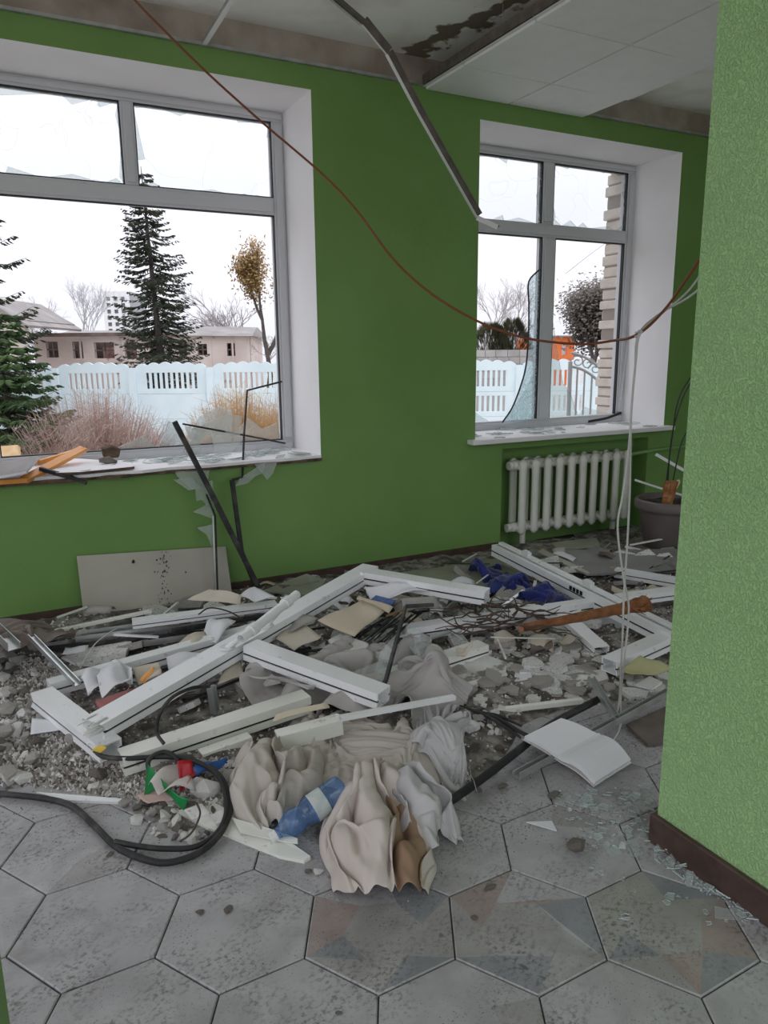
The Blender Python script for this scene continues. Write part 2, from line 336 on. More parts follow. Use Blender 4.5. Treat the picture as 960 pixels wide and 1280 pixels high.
# ------------------------------------------------------------------ mesh helpers
class MB:
    def __init__(s): s.v = []; s.f = []; s.m = []
    def add(s, vs, fs, mi=0):
        n = len(s.v); s.v += [tuple(x) for x in vs]
        s.f += [tuple(i + n for i in f) for f in fs]; s.m += [mi] * len(fs); return s
    def hexa(s, p, mi=0):         # 8 points: bottom 4 ccw, top 4 ccw
        return s.add(p, [(3, 2, 1, 0), (4, 5, 6, 7), (0, 1, 5, 4), (1, 2, 6, 5), (2, 3, 7, 6), (3, 0, 4, 7)], mi)
    def box(s, x0, x1, y0, y1, z0, z1, mi=0):
        return s.hexa([(x0, y0, z0), (x1, y0, z0), (x1, y1, z0), (x0, y1, z0), (x0, y0, z1), (x1, y0, z1), (x1, y1, z1), (x0, y1, z1)], mi)
    def bar(s, a, b, w, h, up=(0, 0, 1), mi=0, dx=0.0, dz=0.0):
        """rectangular bar a->b, w across, h along up; dx/dz shift across and along up"""
        a = Vector(a); b = Vector(b); d = (b - a).normalized(); u = Vector(up); sx = d.cross(u)
        if sx.length < 1e-4: sx = d.cross(Vector((1, 0, 0)))
        sx.normalize(); u = sx.cross(d).normalized()
        P = []
        for q in (a, b): P.append([q + sx * (dx + i * w / 2) + u * (dz + j * h / 2) for i, j in ((-1, -1), (1, -1), (1, 1), (-1, 1))])
        return s.add(P[0] + P[1], [(0, 1, 2, 3), (7, 6, 5, 4), (0, 4, 5, 1), (1, 5, 6, 2), (2, 6, 7, 3), (3, 7, 4, 0)], mi)
    def extrude(s, a, b, sec, up=(0, 0, 1), mi=0, cap=True, jag=0.0, rng=None):
        """extrude a 2-d closed section (x across, y up) from a to b"""
        a = Vector(a); b = Vector(b); d = (b - a).normalized(); u = Vector(up); sx = d.cross(u).normalized(); u = sx.cross(d).normalized()
        n = len(sec)
        vs = [a + sx * x + u * y + (d * (rng.uniform(-jag, jag)) if jag else Vector()) for x, y in sec] + [b + sx * x + u * y for x, y in sec]
        fs = [(i, (i + 1) % n, (i + 1) % n + n, i + n) for i in range(n)]
        if cap: fs += [tuple(range(n))[::-1], tuple(range(n, 2 * n))]
        return s.add(vs, fs, mi)
    def tube(s, pts, r, n=8, mi=0, cap=True):
        pts = [Vector(p) for p in pts]; k = len(pts)
        rs = r if isinstance(r, (list, tuple)) else [r] * k
        t0 = (pts[1] - pts[0]).normalized(); ref = Vector((0, 0, 1)) if abs(t0.z) < 0.9 else Vector((1, 0, 0))
        nx = t0.cross(ref).normalized(); vs = []
        for i in range(k):
            t = (pts[min(i + 1, k - 1)] - pts[max(i - 1, 0)]).normalized()
            nx = (nx - t * nx.dot(t))
            if nx.length < 1e-5: nx = t.orthogonal()
            nx.normalize(); ny = t.cross(nx)
            for j in range(n):
                a = 2 * PI * j / n; vs.append(pts[i] + (nx * math.cos(a) + ny * math.sin(a)) * rs[i])
        fs = [(i * n + j, i * n + (j + 1) % n, (i + 1) * n + (j + 1) % n, (i + 1) * n + j) for i in range(k - 1) for j in range(n)]
        if cap: fs += [tuple(range(n))[::-1], tuple(range((k - 1) * n, k * n))]
        return s.add(vs, fs, mi)
    def lathe(s, prof, base, axis=(0, 0, 1), n=24, mi=0):
        ax = Vector(axis).normalized(); x = ax.orthogonal().normalized(); y = ax.cross(x); base = Vector(base)
        vs = [base + ax * h + (x * math.cos(2 * PI * j / n) + y * math.sin(2 * PI * j / n)) * r for r, h in prof for j in range(n)]
        fs = [(i * n + j, i * n + (j + 1) % n, (i + 1) * n + (j + 1) % n, (i + 1) * n + j) for i in range(len(prof) - 1) for j in range(n)]
        return s.add(vs, fs, mi)
    def slab(s, poly, thick, mi=0, mi_side=None):
        """polygon of 3-d points (top face), thickened downwards along its normal"""
        P = [Vector(p) for p in poly]; n = len(P)
        nr = Vector()
        for i in range(n):
            a, b = P[i], P[(i + 1) % n]; nr += a.cross(b)
        nr.normalize()
        if nr.z < 0 or (abs(nr.z) < 0.05 and nr.y > 0): nr = -nr; P = P[::-1]
        vs = P + [p - nr * thick for p in P]
        s.add(vs, [tuple(range(n)), tuple(range(2 * n - 1, n - 1, -1))], mi)
        k = len(s.v) - 2 * n; ms = mi if mi_side is None else mi_side
        for i in range(n):
            j = (i + 1) % n; s.f.append((k + i, k + n + i, k + n + j, k + j)); s.m.append(ms)
        return s
    def grid(s, P, closed=False, thick=0.0, mi=0):
        """P[i][j] points; thick>0 adds an underside"""
        a = len(P); b = len(P[0]); vs = [Vector(q) for row in P for q in row]
        fs = [(i * b + j, (i + 1) * b + j, (i + 1) * b + j + 1, i * b + j + 1) for i in range(a - 1) for j in range(b - 1)]
        if thick:
            nv = len(vs)
            def nrm(i, j):
                e1 = Vector(P[min(i + 1, a - 1)][j]) - Vector(P[max(i - 1, 0)][j]); e2 = Vector(P[i][min(j + 1, b - 1)]) - Vector(P[i][max(j - 1, 0)])
                return e1.cross(e2).normalized()
            vs += [Vector(P[i][j]) - nrm(i, j) * thick for i in range(a) for j in range(b)]
            fs += [tuple(q + nv for q in reversed(f)) for f in fs]
            bd = [(0, j) for j in range(b)] + [(i, b - 1) for i in range(1, a)] + [(a - 1, j) for j in range(b - 2, -1, -1)] + [(i, 0) for i in range(a - 2, 0, -1)]
            ix = [i * b + j for i, j in bd]
            fs += [(ix[k], ix[(k + 1) % len(ix)], ix[(k + 1) % len(ix)] + nv, ix[k] + nv) for k in range(len(ix))]
        return s.add(vs, fs, mi)
    def mesh(s, name, mats, off=Vector(), smooth=False):
        me = bpy.data.meshes.new(name)
        me.from_pydata([(x - off[0], y - off[1], z - off[2]) for x, y, z in s.v], [], s.f)
        for m in (mats if isinstance(mats, (list, tuple)) else [mats]): me.materials.append(m)
        if any(s.m): me.polygons.foreach_set('material_index', s.m)
        if smooth: me.polygons.foreach_set('use_smooth', [True] * len(me.polygons))
        me.update(); return me
    def build(s, name, mats, parent=None, smooth=False, fix=False):
        if parent is not None:
            off = parent.get('_o'); off = Vector(off) if off is not None else Vector()
        else:
            A = np.array(s.v); off = Vector(((A[:, 0].min() + A[:, 0].max()) / 2, (A[:, 1].min() + A[:, 1].max()) / 2, A[:, 2].min()))
        me = s.mesh(name, mats, off, smooth)
        if fix:
            bm = bmesh.new(); bm.from_mesh(me); bmesh.ops.recalc_face_normals(bm, faces=bm.faces); bm.to_mesh(me); bm.free()
        o = bpy.data.objects.new(name, me); COL.objects.link(o)
        if parent is not None: o.parent = parent
        else: o.location = off
        if parent is None or True: o['_o'] = tuple(off)
        return o

def tag(o, label, cat, group=None):
    o['label'] = label; o['category'] = cat
    if group: o['group'] = group
    return o
def struct(o):
    o['kind'] = 'structure'; return o
def stuff(o):
    o['kind'] = 'stuff'; return o
def thing(name, label, cat, loc, group=None):
    o = bpy.data.objects.new(name, None); COL.objects.link(o); o.location = Vector(loc); o['_o'] = tuple(loc)
    o.empty_display_size = 0.1
    return tag(o, label, cat, group)
def copy_part(o, parent, loc=None):
    c = o.copy(); COL.objects.link(c); c.parent = parent
    if loc is not None: c.location = loc
    return c
def catmull(pts, n=8):
    P = [Vector(p) for p in pts]; Q = [P[0] * 2 - P[1]] + P + [P[-1] * 2 - P[-2]]; out = []
    for i in range(1, len(Q) - 2):
        for k in range(n):
            t = k / n; a, b, c, d = Q[i - 1], Q[i], Q[i + 1], Q[i + 2]
            out.append(0.5 * ((2 * b) + (c - a) * t + (2 * a - 5 * b + 4 * c - d) * t * t + (3 * b - a - 3 * c + d) * t ** 3))
    out.append(P[-1]); return out

# ================================================================== THE ROOM
YW, YO = 4.05, 4.75               # inner and outer face of the window wall
ZC, ZS = 2.87, 3.02               # suspended ceiling, bare slab
XL, XR, YB = -2.6, 5.6, -1.2

def wall_grid(xs, zs, kind, y0, y1, niche=0.2):
    """wall in the x-z plane with holes; kind(i,j) -> 0 solid green, 1 solid concrete, 2 hole, 3 niche. materials: 0 green 1 concrete 2 reveal"""
    mb = MB(); nx, nz = len(xs) - 1, len(zs) - 1
    K = [[kind(i, j) for j in range(nz)] for i in range(nx)]
    def g(i, j): return K[i][j] if 0 <= i < nx and 0 <= j < nz else -1
    for i in range(nx):
        for j in range(nz):
            k = K[i][j]; a, b, c, d = xs[i], xs[i + 1], zs[j], zs[j + 1]
            if k == 2: continue
            yf = y0 + (niche if k == 3 else 0); mi = 1 if k == 1 else 0
            mb.add([(a, yf, c), (b, yf, c), (b, yf, d), (a, yf, d)], [(0, 1, 2, 3)], mi)
            mb.add([(a, y1, c), (b, y1, c), (b, y1, d), (a, y1, d)], [(3, 2, 1, 0)], 1)
            for di, dj, q in ((-1, 0, [(a, c), (a, d)]), (1, 0, [(b, d), (b, c)]), (0, -1, [(b, c), (a, c)]), (0, 1, [(a, d), (b, d)])):
                t = g(i + di, j + dj)
                (p, r), (u, v) = q
                if t == 2 or t == -1:
                    mb.add([(p, yf, r), (u, yf, v), (u, y1, v), (p, y1, r)], [(0, 1, 2, 3)], 2 if t == 2 else mi)
                elif k == 3 and t != 3:
                    mb.add([(p, y0, r), (u, y0, v), (u, yf, v), (p, yf, r)], [(3, 2, 1, 0)], 0)
    return mb
WX0, WX1, WZ0, WZ1 = -0.80, 1.70, 0.75, 2.755      # left window opening
VX0, VX1, VZ0, VZ1 = 2.806, 4.556, 0.785, 2.745    # right window opening
xs = [XL, WX0, WX1, VX0, 3.03, 4.40, VX1, XR]
zs = [0.0, 0.72, WZ0, VZ0, VZ1, WZ1, ZC, 3.2]
def kind(i, j):
    xm = (xs[i] + xs[i + 1]) / 2; zm = (zs[j] + zs[j + 1]) / 2
    if zm > ZC: return 1
    if WX0 < xm < WX1 and WZ0 < zm < WZ1: return 2
    if VX0 < xm < VX1 and VZ0 < zm < VZ1: return 2
    if 3.03 < xm < 4.40 and zm < 0.72: return 3
    return 0
w = wall_grid(xs, zs, kind, YW, YO, 0.14)
wall = struct(w.build('wall_back', [G['green'], G['concrete'], G['white_wall']], fix=False))
wall['label'] = 'green painted window wall with two white window openings'

# pale brick jamb outside the right window, course by course
rb = random.Random(3)
z = VZ0 - 0.1; k = 0
while z < VZ1 - 0.02:
    off = rb.uniform(-0.008, 0.008) + (0.0 if k % 2 else 0.012)
    hb = 0.076 if z > 1.75 else 0.066
    b = MB(); x0 = VX1 - 0.018 + off
    b.box(x0, x0 + 0.12, 4.585, 4.775 + (0.012 if k % 2 else 0), z, z + hb)
    o = b.build('brick', G['brick'], wall)
    bv = o.modifiers.new('worn', 'BEVEL'); bv.width = 0.008; bv.segments = 2
    z += hb + 0.012; k += 1
b = MB(); b.box(VX1 - 0.002, VX1 + 0.10, 4.59, 4.765, VZ0 - 0.1, VZ1 - 0.02); b.build('mortar_bed', G['mortar'], wall)

# floor: bed plus every hexagonal tile
mb = MB(); mb.box(XL, XR, YB, YW + 0.2, -0.2, -0.006)
floor = struct(mb.build('floor', G['grout']))
floor['label'] = 'floor of large hexagonal stone-look tiles'
S = 0.2; ROT = -0.0195 - YAW
LO = Matrix.Rotation(-YAW, 3, 'Z') @ Vector((-1.8225 * S, 7.7679 * S, 0))
hexpts = [(math.cos(PI / 2 + k * PI / 3) * (S - 0.0022), math.sin(PI / 2 + k * PI / 3) * (S - 0.0022)) for k in range(6)]
def tile_mesh(var, seed):
    r = random.Random(seed); mb = MB(); T = 0.008; H = hexpts; e = 0.0025
    low = [(x, y, -T) for x, y in H]; rim = [(x, y, -e) for x, y in H]
    top = [(x * (1 - e / S * 1.3), y * (1 - e / S * 1.3), 0) for x, y in H]
    mb.add(low + rim, [(i, (i + 1) % 6, (i + 1) % 6 + 6, i + 6) for i in range(6)], 0)
    mb.add(rim + top, [(i, (i + 1) % 6, (i + 1) % 6 + 6, i + 6) for i in range(6)], 0)
    if var == 0: mb.add(top, [tuple(range(6))], 0)
    else:
        # inner off-centre hexagon and outer facets, as the printed design has them
        cx, cy = r.uniform(-0.018, 0.018), r.uniform(-0.018, 0.018); a0 = r.choice([0.35, -0.35, 0.5])
        inn = [(cx + 0.098 * math.cos(PI / 2 + a0 + k * PI / 3) * (1.15 if k % 3 == 0 else 1), cy + 0.095 * math.sin(PI / 2 + a0 + k * PI / 3), 0) for k in range(6)]
        mb.add([(x, y, -0.0004) for x, y, _ in top], [tuple(range(6))], 0)
        mb.add(inn, [tuple(range(6))], 0 if var in (1, 4) else 1)
        cols = {1: [0, 5, 2, 3, 1, 0], 2: [4, 4, 1, 2, 3, 2], 3: [1, 2, 0, 3, 1, 2], 4: [0, 0, 5, 1, 0, 0]}[var]
        for i in range(6):
            j = (i + 1) % 6
            mb.add([top[i], top[j], inn[j]], [(0, 1, 2)], cols[i]); mb.add([top[i], inn[j], inn[i]], [(0, 1, 2)], cols[(i + r.choice([0, 0, 1])) % 6])
    return mb.mesh('hex_tile', TILE)
tm = {0: [tile_mesh(0, 0)], 1: [tile_mesh(1, s) for s in (1, 2)], 2: [tile_mesh(2, s) for s in (3, 4)], 3: [tile_mesh(3, s) for s in (5, 6, 7)], 4: [tile_mesh(4, s) for s in (8, 9)]}
rt = random.Random(11)
special = {(6, 0): (2, 0, 0), (4, 0): (3, 0, 3), (2, 0): (3, 1, 4), (0, 0): (0, 0, 0), (-2, 0): (0, 0, 0), (7, -1): (4, 0, 1), (5, 1): (4, 1, 2), (7, 1): (1, 0, 2), (5, -1): (4, 0, 0), (3, -1): (4, 1, 1)}
for kk in range(-4, 14):
    for a in range(-16, 22):
        if (a + kk) % 2: continue
        loc = LO + Matrix.Rotation(ROT, 3, 'Z') @ Vector((a * math.sqrt(3) / 2 * S, kk * 1.5 * S, 0))
        if loc.y > YW + 0.1 or loc.y < 0.2: continue
        if loc.x > 1.70 and loc.y < 1.1: continue
        d = loc - CP; wv = d.dot(CF)
        if wv < 0.2: continue
        px = 480 + FPX * d.dot(CR) / wv; py = 640 - FPX * d.dot(CU) / wv
        if not (-160 < px < 1250 and py < 1600): continue
        if px > 890 and py < 820: continue
        var, mi, rot = special.get((a, kk), (None, 0, 0))
        if var is None:
            var = rt.choice([0, 0, 1, 4, 4]) if px < 420 else rt.choice([1, 4, 4, 0, 4]); mi = rt.randrange(len(tm[var])); rot = rt.randrange(6)
        o = bpy.data.objects.new('hex_tile', tm[var][mi % len(tm[var])]); COL.objects.link(o); o.parent = floor
        fo = Vector(floor['_o'])
        o.location = loc - fo + Vector((0, 0, rt.uniform(-0.0004, 0.0004))); o.rotation_euler = (0, 0, ROT + rot * PI / 3)

# bare slab above
mb = MB(); mb.box(XL, XR, YB, YO, ZS, ZS + 0.18)
o = struct(mb.build('ceiling', G['slab'])); o['label'] = 'bare stained concrete slab above the fallen ceiling'
o.data.transform(Matrix.Translation(Vector(o['_o']))); o.location = (0, 0, 0)   # slab stain is laid out in room coordinates

# what is left of the suspended ceiling
sc = thing('suspended_ceiling', 'remaining white mineral-fibre ceiling tiles beside the right window', 'ceiling tiles', (3.0, 3.2, ZC))
tx = [2.41, 3.01, 3.61]; ty = [4.045, 3.65, 3.05, 2.45, 1.85, 1.25]
for i in range(2):
    for j in range(5):
        mb = MB(); sag = [0.0, 0.004, 0.007, 0.0, 0.0][j]
        P = [[Vector((tx[i] + 0.006 + (0.588) * u / 6, ty[j] - 0.006 - (ty[j] - ty[j + 1] - 0.012) * v / 6, ZC - 0.003 - sag * math.sin(PI * u / 6) * math.sin(PI * v / 6) - (0.008 * (u / 6) * (1 - v / 6) if (i == 1 and j in (1, 2)) else 0))) for v in range(7)] for u in range(7)]
        mb.grid([[p for p in row] for row in P], thick=-0.014)
        mb.build('ceiling_tile', G['ctile'], sc, fix=True)
def tee(mb, a, b, up=(0, 0, 1), mw=0, mf=1):
    mb.bar(a, b, 0.024, 0.0022, up, mf); mb.bar(a, b, 0.003, 0.034, up, mw, dz=0.018)
for y in ty[1:5]:
    mb = MB(); tee(mb, (2.40, y, ZC), (3.62, y, ZC)); mb.build('cross_tee', [G['galv'], G['tbar_white']], sc)
for i, x in enumerate(tx):
    mb = MB(); tee(mb, (x, 4.05, ZC - 0.001), (x, 1.2, ZC - 0.001)); mb.build('main_tee', [G['dark_steel'] if i == 0 else G['galv'], G['tbar_white']], sc)
mb = MB(); mb.bar((2.405, 4.05, ZC + 0.034), (2.405, 1.2, ZC + 0.03), 0.012, 0.05); mb.build('edge_plate', G['dark_steel'], sc)
for x, y in ((2.41, 3.3), (2.41, 2.2), (3.61, 3.3), (3.61, 2.0)):
    mb = MB(); mb.tube([(x, y, ZC + 0.03), (x, y, ZS)], 0.002, 6); mb.build('hanger_rod', G['galv'], sc)
# perimeter angle along the wall
mb = MB(); mb.box(XL + 0.3, 5.2, YW - 0.024, YW, ZC - 0.001, ZC + 0.001); mb.box(XL + 0.3, 5.2, YW - 0.0025, YW, ZC, ZC + 0.022)
o = struct(mb.build('trim_1', G['galv'])); o['label'] = 'grey metal ceiling angle along the window wall'
# lone tee still hooked on the angle at the left
mb = MB(); tee(mb, (1.125, 4.045, ZC + 0.002), (1.09, 2.5, ZC + 0.0)); o = mb.build('ceiling_tee', [G['galv'], G['tbar_white']])
tag(o, 'white ceiling tee still spanning from the wall above the large window', 'ceiling bar')
# bent tee hanging down between the windows
mb = MB()
hp = [az(300, -110, ZC + 0.02), az(395, -18, ZC), az(452, 30, ZC - 0.02), ay(483, 68, 3.46), ay(520, 138, 3.5), ay(596, 272, 3.6), ay(622, 284, 3.52)]
for a, b in zip(hp[:-1], hp[1:]):
    upv = Vector((0.91, 0.02, -0.1))
    mb.bar(a, b, 0.026, 0.003, upv, 1); mb.bar(a, b, 0.003, 0.036, upv, 0, dz=0.018); mb.bar(a, b, 0.010, 0.007, upv, 0, dz=0.036)
mb.bar(hp[0], (hp[0].x, hp[0].y, ZS), 0.004, 0.004, (1, 0, 0), 0); mb.bar(hp[1], (hp[1].x, hp[1].y, ZS), 0.004, 0.004, (1, 0, 0), 0)
root = mb.build('hanging_ceiling_tee', [G['dark_steel'], G['tbar_white']])
tag(root, 'bent metal ceiling tee hanging down between the two windows', 'ceiling bar')

# near wall on the right with its skirting, and the edge of the opening on the left
mb = MB(); mb.box(1.53, 1.78, YB, 1.287, 0, ZS)
o = struct(mb.build('wall_right', G['stucco'])); o['label'] = 'pale green rough stucco wall end near the opening'
mb = MB(); mb.box(1.512, 1.53, YB, 1.300, 0.0, 0.088); mb.box(1.53, 1.78, 1.287, 1.300, 0, 0.088)
o = mb.build('baseboard_right', G['brown_skirt']); struct(o); o['label'] = 'dark brown skirting along the stucco wall'
bv = o.modifiers.new('edge', 'BEVEL'); bv.width = 0.003
mb = MB(); mb.box(-0.30, -0.062, 0.70, 0.905, 0, ZS)
o = struct(mb.build('wall_left', G['green'])); o['label'] = 'dark green wall edge at the left of the opening'
mb = MB(); mb.box(XR, XR + 0.2, YB, YO, 0, 3.2)
o = struct(mb.build('wall_side', G['green'])); o['label'] = 'green side wall beyond the potted plant'
# dark skirting at the foot of the window wall
mb = MB(); mb.box(XL, 3.03, YW - 0.015, YW, 0, 0.07); o = struct(mb.build('baseboard_back', G['brown_skirt'])); o['label'] = 'dark skirting at the foot of the window wall'

# ------------------------------------------------------------------ windows
def shards_along(mb_list, x0, x1, z0, z1, y, rng, n, depth):
    """jagged glass remains around the edge of one light"""
    out = []
    per = [((x0, z0), (x1, z0), (0, 1)), ((x1, z0), (x1, z1), (-1, 0)), ((x1, z1), (x0, z1), (0, -1)), ((x0, z1), (x0, z0), (1, 0))]
    for (a, b, nrm) in per:
        L = math.hypot(b[0] - a[0], b[1] - a[1]); m = max(2, int(L * n)); t = 0.0
        while t < 1:
            dt = rng.uniform(0.5, 1.6) / m; t2 = min(1, t + dt)
            if rng.random() < 0.72:
                tp = rng.uniform(t, t2); dd = rng.uniform(0.2, 1.0) * depth
                p = [(a[0] + (b[0] - a[0]) * q, a[1] + (b[1] - a[1]) * q) for q in (t, t2, tp)]
                tip = (p[2][0] + nrm[0] * dd, p[2][1] + nrm[1] * dd)
                out.append([p[0], p[1], tip])
            t = t2
    return out
GLASS_MESH = []
def add_glass(parent, tri, y, m, th=0.004):
    mb = MB(); P = [Vector((q[0], y, q[1])) for q in tri]
    mb.slab(P, th, 0, 1); return mb.build('glass_shard', [m, G['glass_edge']], parent, fix=True)

def frame_bars(name, root, rects, y0, y1, m):
    for nm, (a, b, c, d) in rects:
        mb = MB(); mb.box(a, b, y0, y1, c, d); mb.box(a + (0.012 if b - a > d - c else 0.014), b - (0.012 if b - a > d - c else 0.014), y0 - 0.012, y0, c + 0.014, d - 0.014)
        o = mb.build(nm, m, root); bv = o.modifiers.new('round', 'BEVEL'); bv.width = 0.004; bv.segments = 2

FY0, FY1 = 4.49, 4.565
w1 = thing('window_1', 'large broken window with grey-white plastic frame', 'window', (0.5, FY0, WZ0)); struct(w1)
del w1['category']
frame_bars('w1', w1, [('frame_rail', (WX0, WX1, 2.700, WZ1)), ('frame_rail', (WX0, WX1, WZ0, 0.825)), ('frame_post', (1.626, WX1, 0.825, 2.70)), ('frame_post', (WX0, WX0 + 0.075, 0.825, 2.70)),
                      ('transom', (WX0 + 0.075, 1.626, 2.180, 2.278)), ('mullion', (0.772, 0.845, 2.278, 2.70)), ('mullion', (-0.06, 0.012, 2.278, 2.70)), ('mullion', (-0.06, 0.012, 0.825, 2.18))], FY0, FY1, G['pvc_win'])
for (a, b, c, d) in [(0.845, 1.626, 2.278, 2.70), (0.012, 0.772, 2.278, 2.70), (0.012, 1.626, 0.825, 2.18)]:
    mb = MB(); t = 0.006; yy = FY0 + 0.012
    for q in ((a, b, d - t, d), (a, b, c, c + t), (a, a + t, c, d), (b - t, b, c, d)): mb.box(q[0], q[1], yy - 0.006, yy + 0.02, q[2], q[3])
    mb.build('gasket', G['rubber'], w1)
rg = random.Random(21)
for (a, b, c, d) in [(0.845, 1.626, 2.278, 2.70), (0.012, 0.772, 2.278, 2.70)]:
    mb = MB(); mb.box(a, b, FY0 + 0.03, FY0 + 0.034, c, d); mb.build('cracked_pane', G['cracked_glass'], w1)
    for tri in shards_along(None, a, b, c, d, 0, rg, 6, 0.05): add_glass(w1, tri, FY0 + 0.020 + rg.uniform(-0.004, 0.004), G['clear_broken_glass'])
# glass left standing in the bottom corner of the big light
for tri in ([(1.0, 0.83), (1.30, 0.83), (1.31, 1.03), (1.22, 1.05), (1.10, 0.99)], [(1.31, 0.83), (1.62, 0.83), (1.60, 0.93), (1.50, 0.90), (1.42, 0.97), (1.36, 0.92)], [(0.86, 0.83), (1.0, 0.83), (1.02, 0.87), (0.92, 0.98)], [(0.60, 0.83), (0.84, 0.83), (0.77, 0.90)]):
    add_glass(w1, tri, FY0 + 0.03, G['dusty_glass'])
# left sill: broken white board
mb = MB()
top = [(-0.80, 4.49), (1.70, 4.49), (1.70, 4.045), (1.45, 4.02), (1.30, 4.035), (1.02, 4.01), (0.80, 4.03), (0.66, 3.995), (0.50, 4.02), (0.40, 4.00), (0.2, 4.03), (0.0, 4.0), (-0.80, 4.02)]
mb.slab([(x, y, 0.772) for x, y in top], 0.016)
sill1 = mb.build('sill', G['white_wall'], w1, fix=True)
mb = MB()
edge = [(-0.8, 4.06), (1.70, 4.06), (1.70, 4.035), (1.5, 4.03), (1.38, 4.022), (1.2, 4.033), (0.98, 4.018), (0.7, 4.03), (0.55, 3.99), (0.42, 4.02), (0.3, 3.98), (0.1, 4.01), (-0.8, 4.0)]
mb.slab([(x, y, 0.757) for x, y in edge], 0.018); mb.build('broken_plaster_edge', G['dark_wood'], w1, fix=True)

w2 = thing('window_2', 'smaller broken window with white frame and deep reveal', 'window', (3.7, FY0, VZ0)); struct(w2); del w2['category']
frame_bars('w2', w2, [('frame_rail', (VX0, VX1 + 0.02, 2.690, VZ1)), ('frame_rail', (VX0, VX1 + 0.02, VZ0, 0.862)), ('frame_post', (4.492, VX1 + 0.02, 0.862, 2.69)), ('frame_post', (VX0 - 0.02, VX0 + 0.06, 0.862, 2.69)),
                      ('transom', (VX0 + 0.06, 4.492, 2.18, 2.272)), ('mullion', (3.668, 3.768, 2.272, 2.69)), ('mullion', (3.682, 3.80, 0.862, 2.18))], FY0, FY1, G['pvc_win'])
for (a, b, c, d) in [(VX0 + 0.06, 3.668, 2.272, 2.69), (3.768, 4.492, 2.272, 2.69), (VX0 + 0.06, 3.682, 0.862, 2.18), (3.80, 4.492, 0.862, 2.18)]:
    mb = MB(); t = 0.008; yy = FY0 + 0.012
    for q in ((a, b, d - t, d), (a, a + t, c, d), (b - t, b, c, d)): mb.box(q[0], q[1], yy - 0.006, yy + 0.02, q[2], q[3])
    mb.build('gasket', G['rubber'], w2)
for (a, b, c, d) in [(VX0 + 0.06, 3.668, 2.272, 2.69), (3.768, 4.492, 2.272, 2.69)]:
    mb = MB(); mb.box(a, b, FY0 + 0.03, FY0 + 0.034, c, d); mb.build('cracked_pane', G['cracked_glass'], w2)
    for tri in shards_along(None, a, b, c, d, 0, rg, 6, 0.045): add_glass(w2, tri, FY0 + 0.020 + rg.uniform(-0.004, 0.004), G['clear_broken_glass'])
# crazed glass strip and its torn gasket at the left light
gp = [ay(674, 337, 4.50), ay(661, 352, 4.50), ay(661, 378, 4.50), ay(661, 405, 4.50), ay(660, 430, 4.50), ay(657, 460, 4.49), ay(650, 485, 4.48), ay(640, 510, 4.46), ay(628, 528, 4.44)]
right = [ay(681, 337, 4.51), ay(680, 352, 4.51), ay(679, 378, 4.51), ay(677, 405, 4.51), ay(676, 430, 4.51), ay(674, 460, 4.51), ay(671, 485, 4.51), ay(669, 510, 4.50), ay(667, 528, 4.49)]
mb = MB(); mb.grid([[a.lerp(b, t) + Vector((0, 0.004 * math.sin(6 * t + i), 0)) for t in (0, .25, .5, .75, 1)] for i, (a, b) in enumerate(zip(gp, right))], thick=0.004)
mb.build('crazed_glass', G['crazed_glass'], w2)
mb = MB(); mb.tube(catmull(gp, 4), 0.006, 6); mb.build('torn_gasket', G['rubber'], w2)
for poly in ([(2.87, 0.865), (3.25, 0.865), (3.18, 0.90), (3.02, 1.0), (2.87, 1.02)], [(3.40, 0.865), (3.68, 0.865), (3.68, 1.25), (3.60, 1.1), (3.52, 1.0)], [(3.80, 0.865), (4.12, 0.865), (4.02, 1.06), (3.95, 1.12), (3.86, 1.45), (3.80, 1.7)], [(4.12, 0.865), (4.45, 0.865), (4.30, 0.90), (4.18, 0.93)]):
    add_glass(w2, poly, FY0 + 0.03, G['clear_broken_glass'])
mb = MB(); mb.tube(catmull([ay(776, 516, 4.47), ay(757, 523, 4.47), ay(735, 527, 4.48)], 5), 0.010, 6); mb.build('loose_gasket', G['rubber'], w2)
mb = MB(); mb.tube([ay(707, 342, 4.53), ay(735, 320, 4.53), ay(765, 298, 4.53)], 0.0015, 5); mb.build('outdoor_wire_standin', G['wire'], w2)  # stand-in for a wire outside, added in the window plane, attached to nothing
mb = MB(); mb.tube([ay(776, 500, 4.46), ay(783, 440, 4.46), ay(788, 390, 4.47)], 0.004, 5); mb.build('loose_bead', G['pvc_win'], w2)
mb = MB()
mb.box(2.745, 4.60, 3.975, 4.50, 0.768, 0.800); o = mb.build('sill', G['white_wall'], w2); bv = o.modifiers.new('edge', 'BEVEL'); bv.width = 0.004

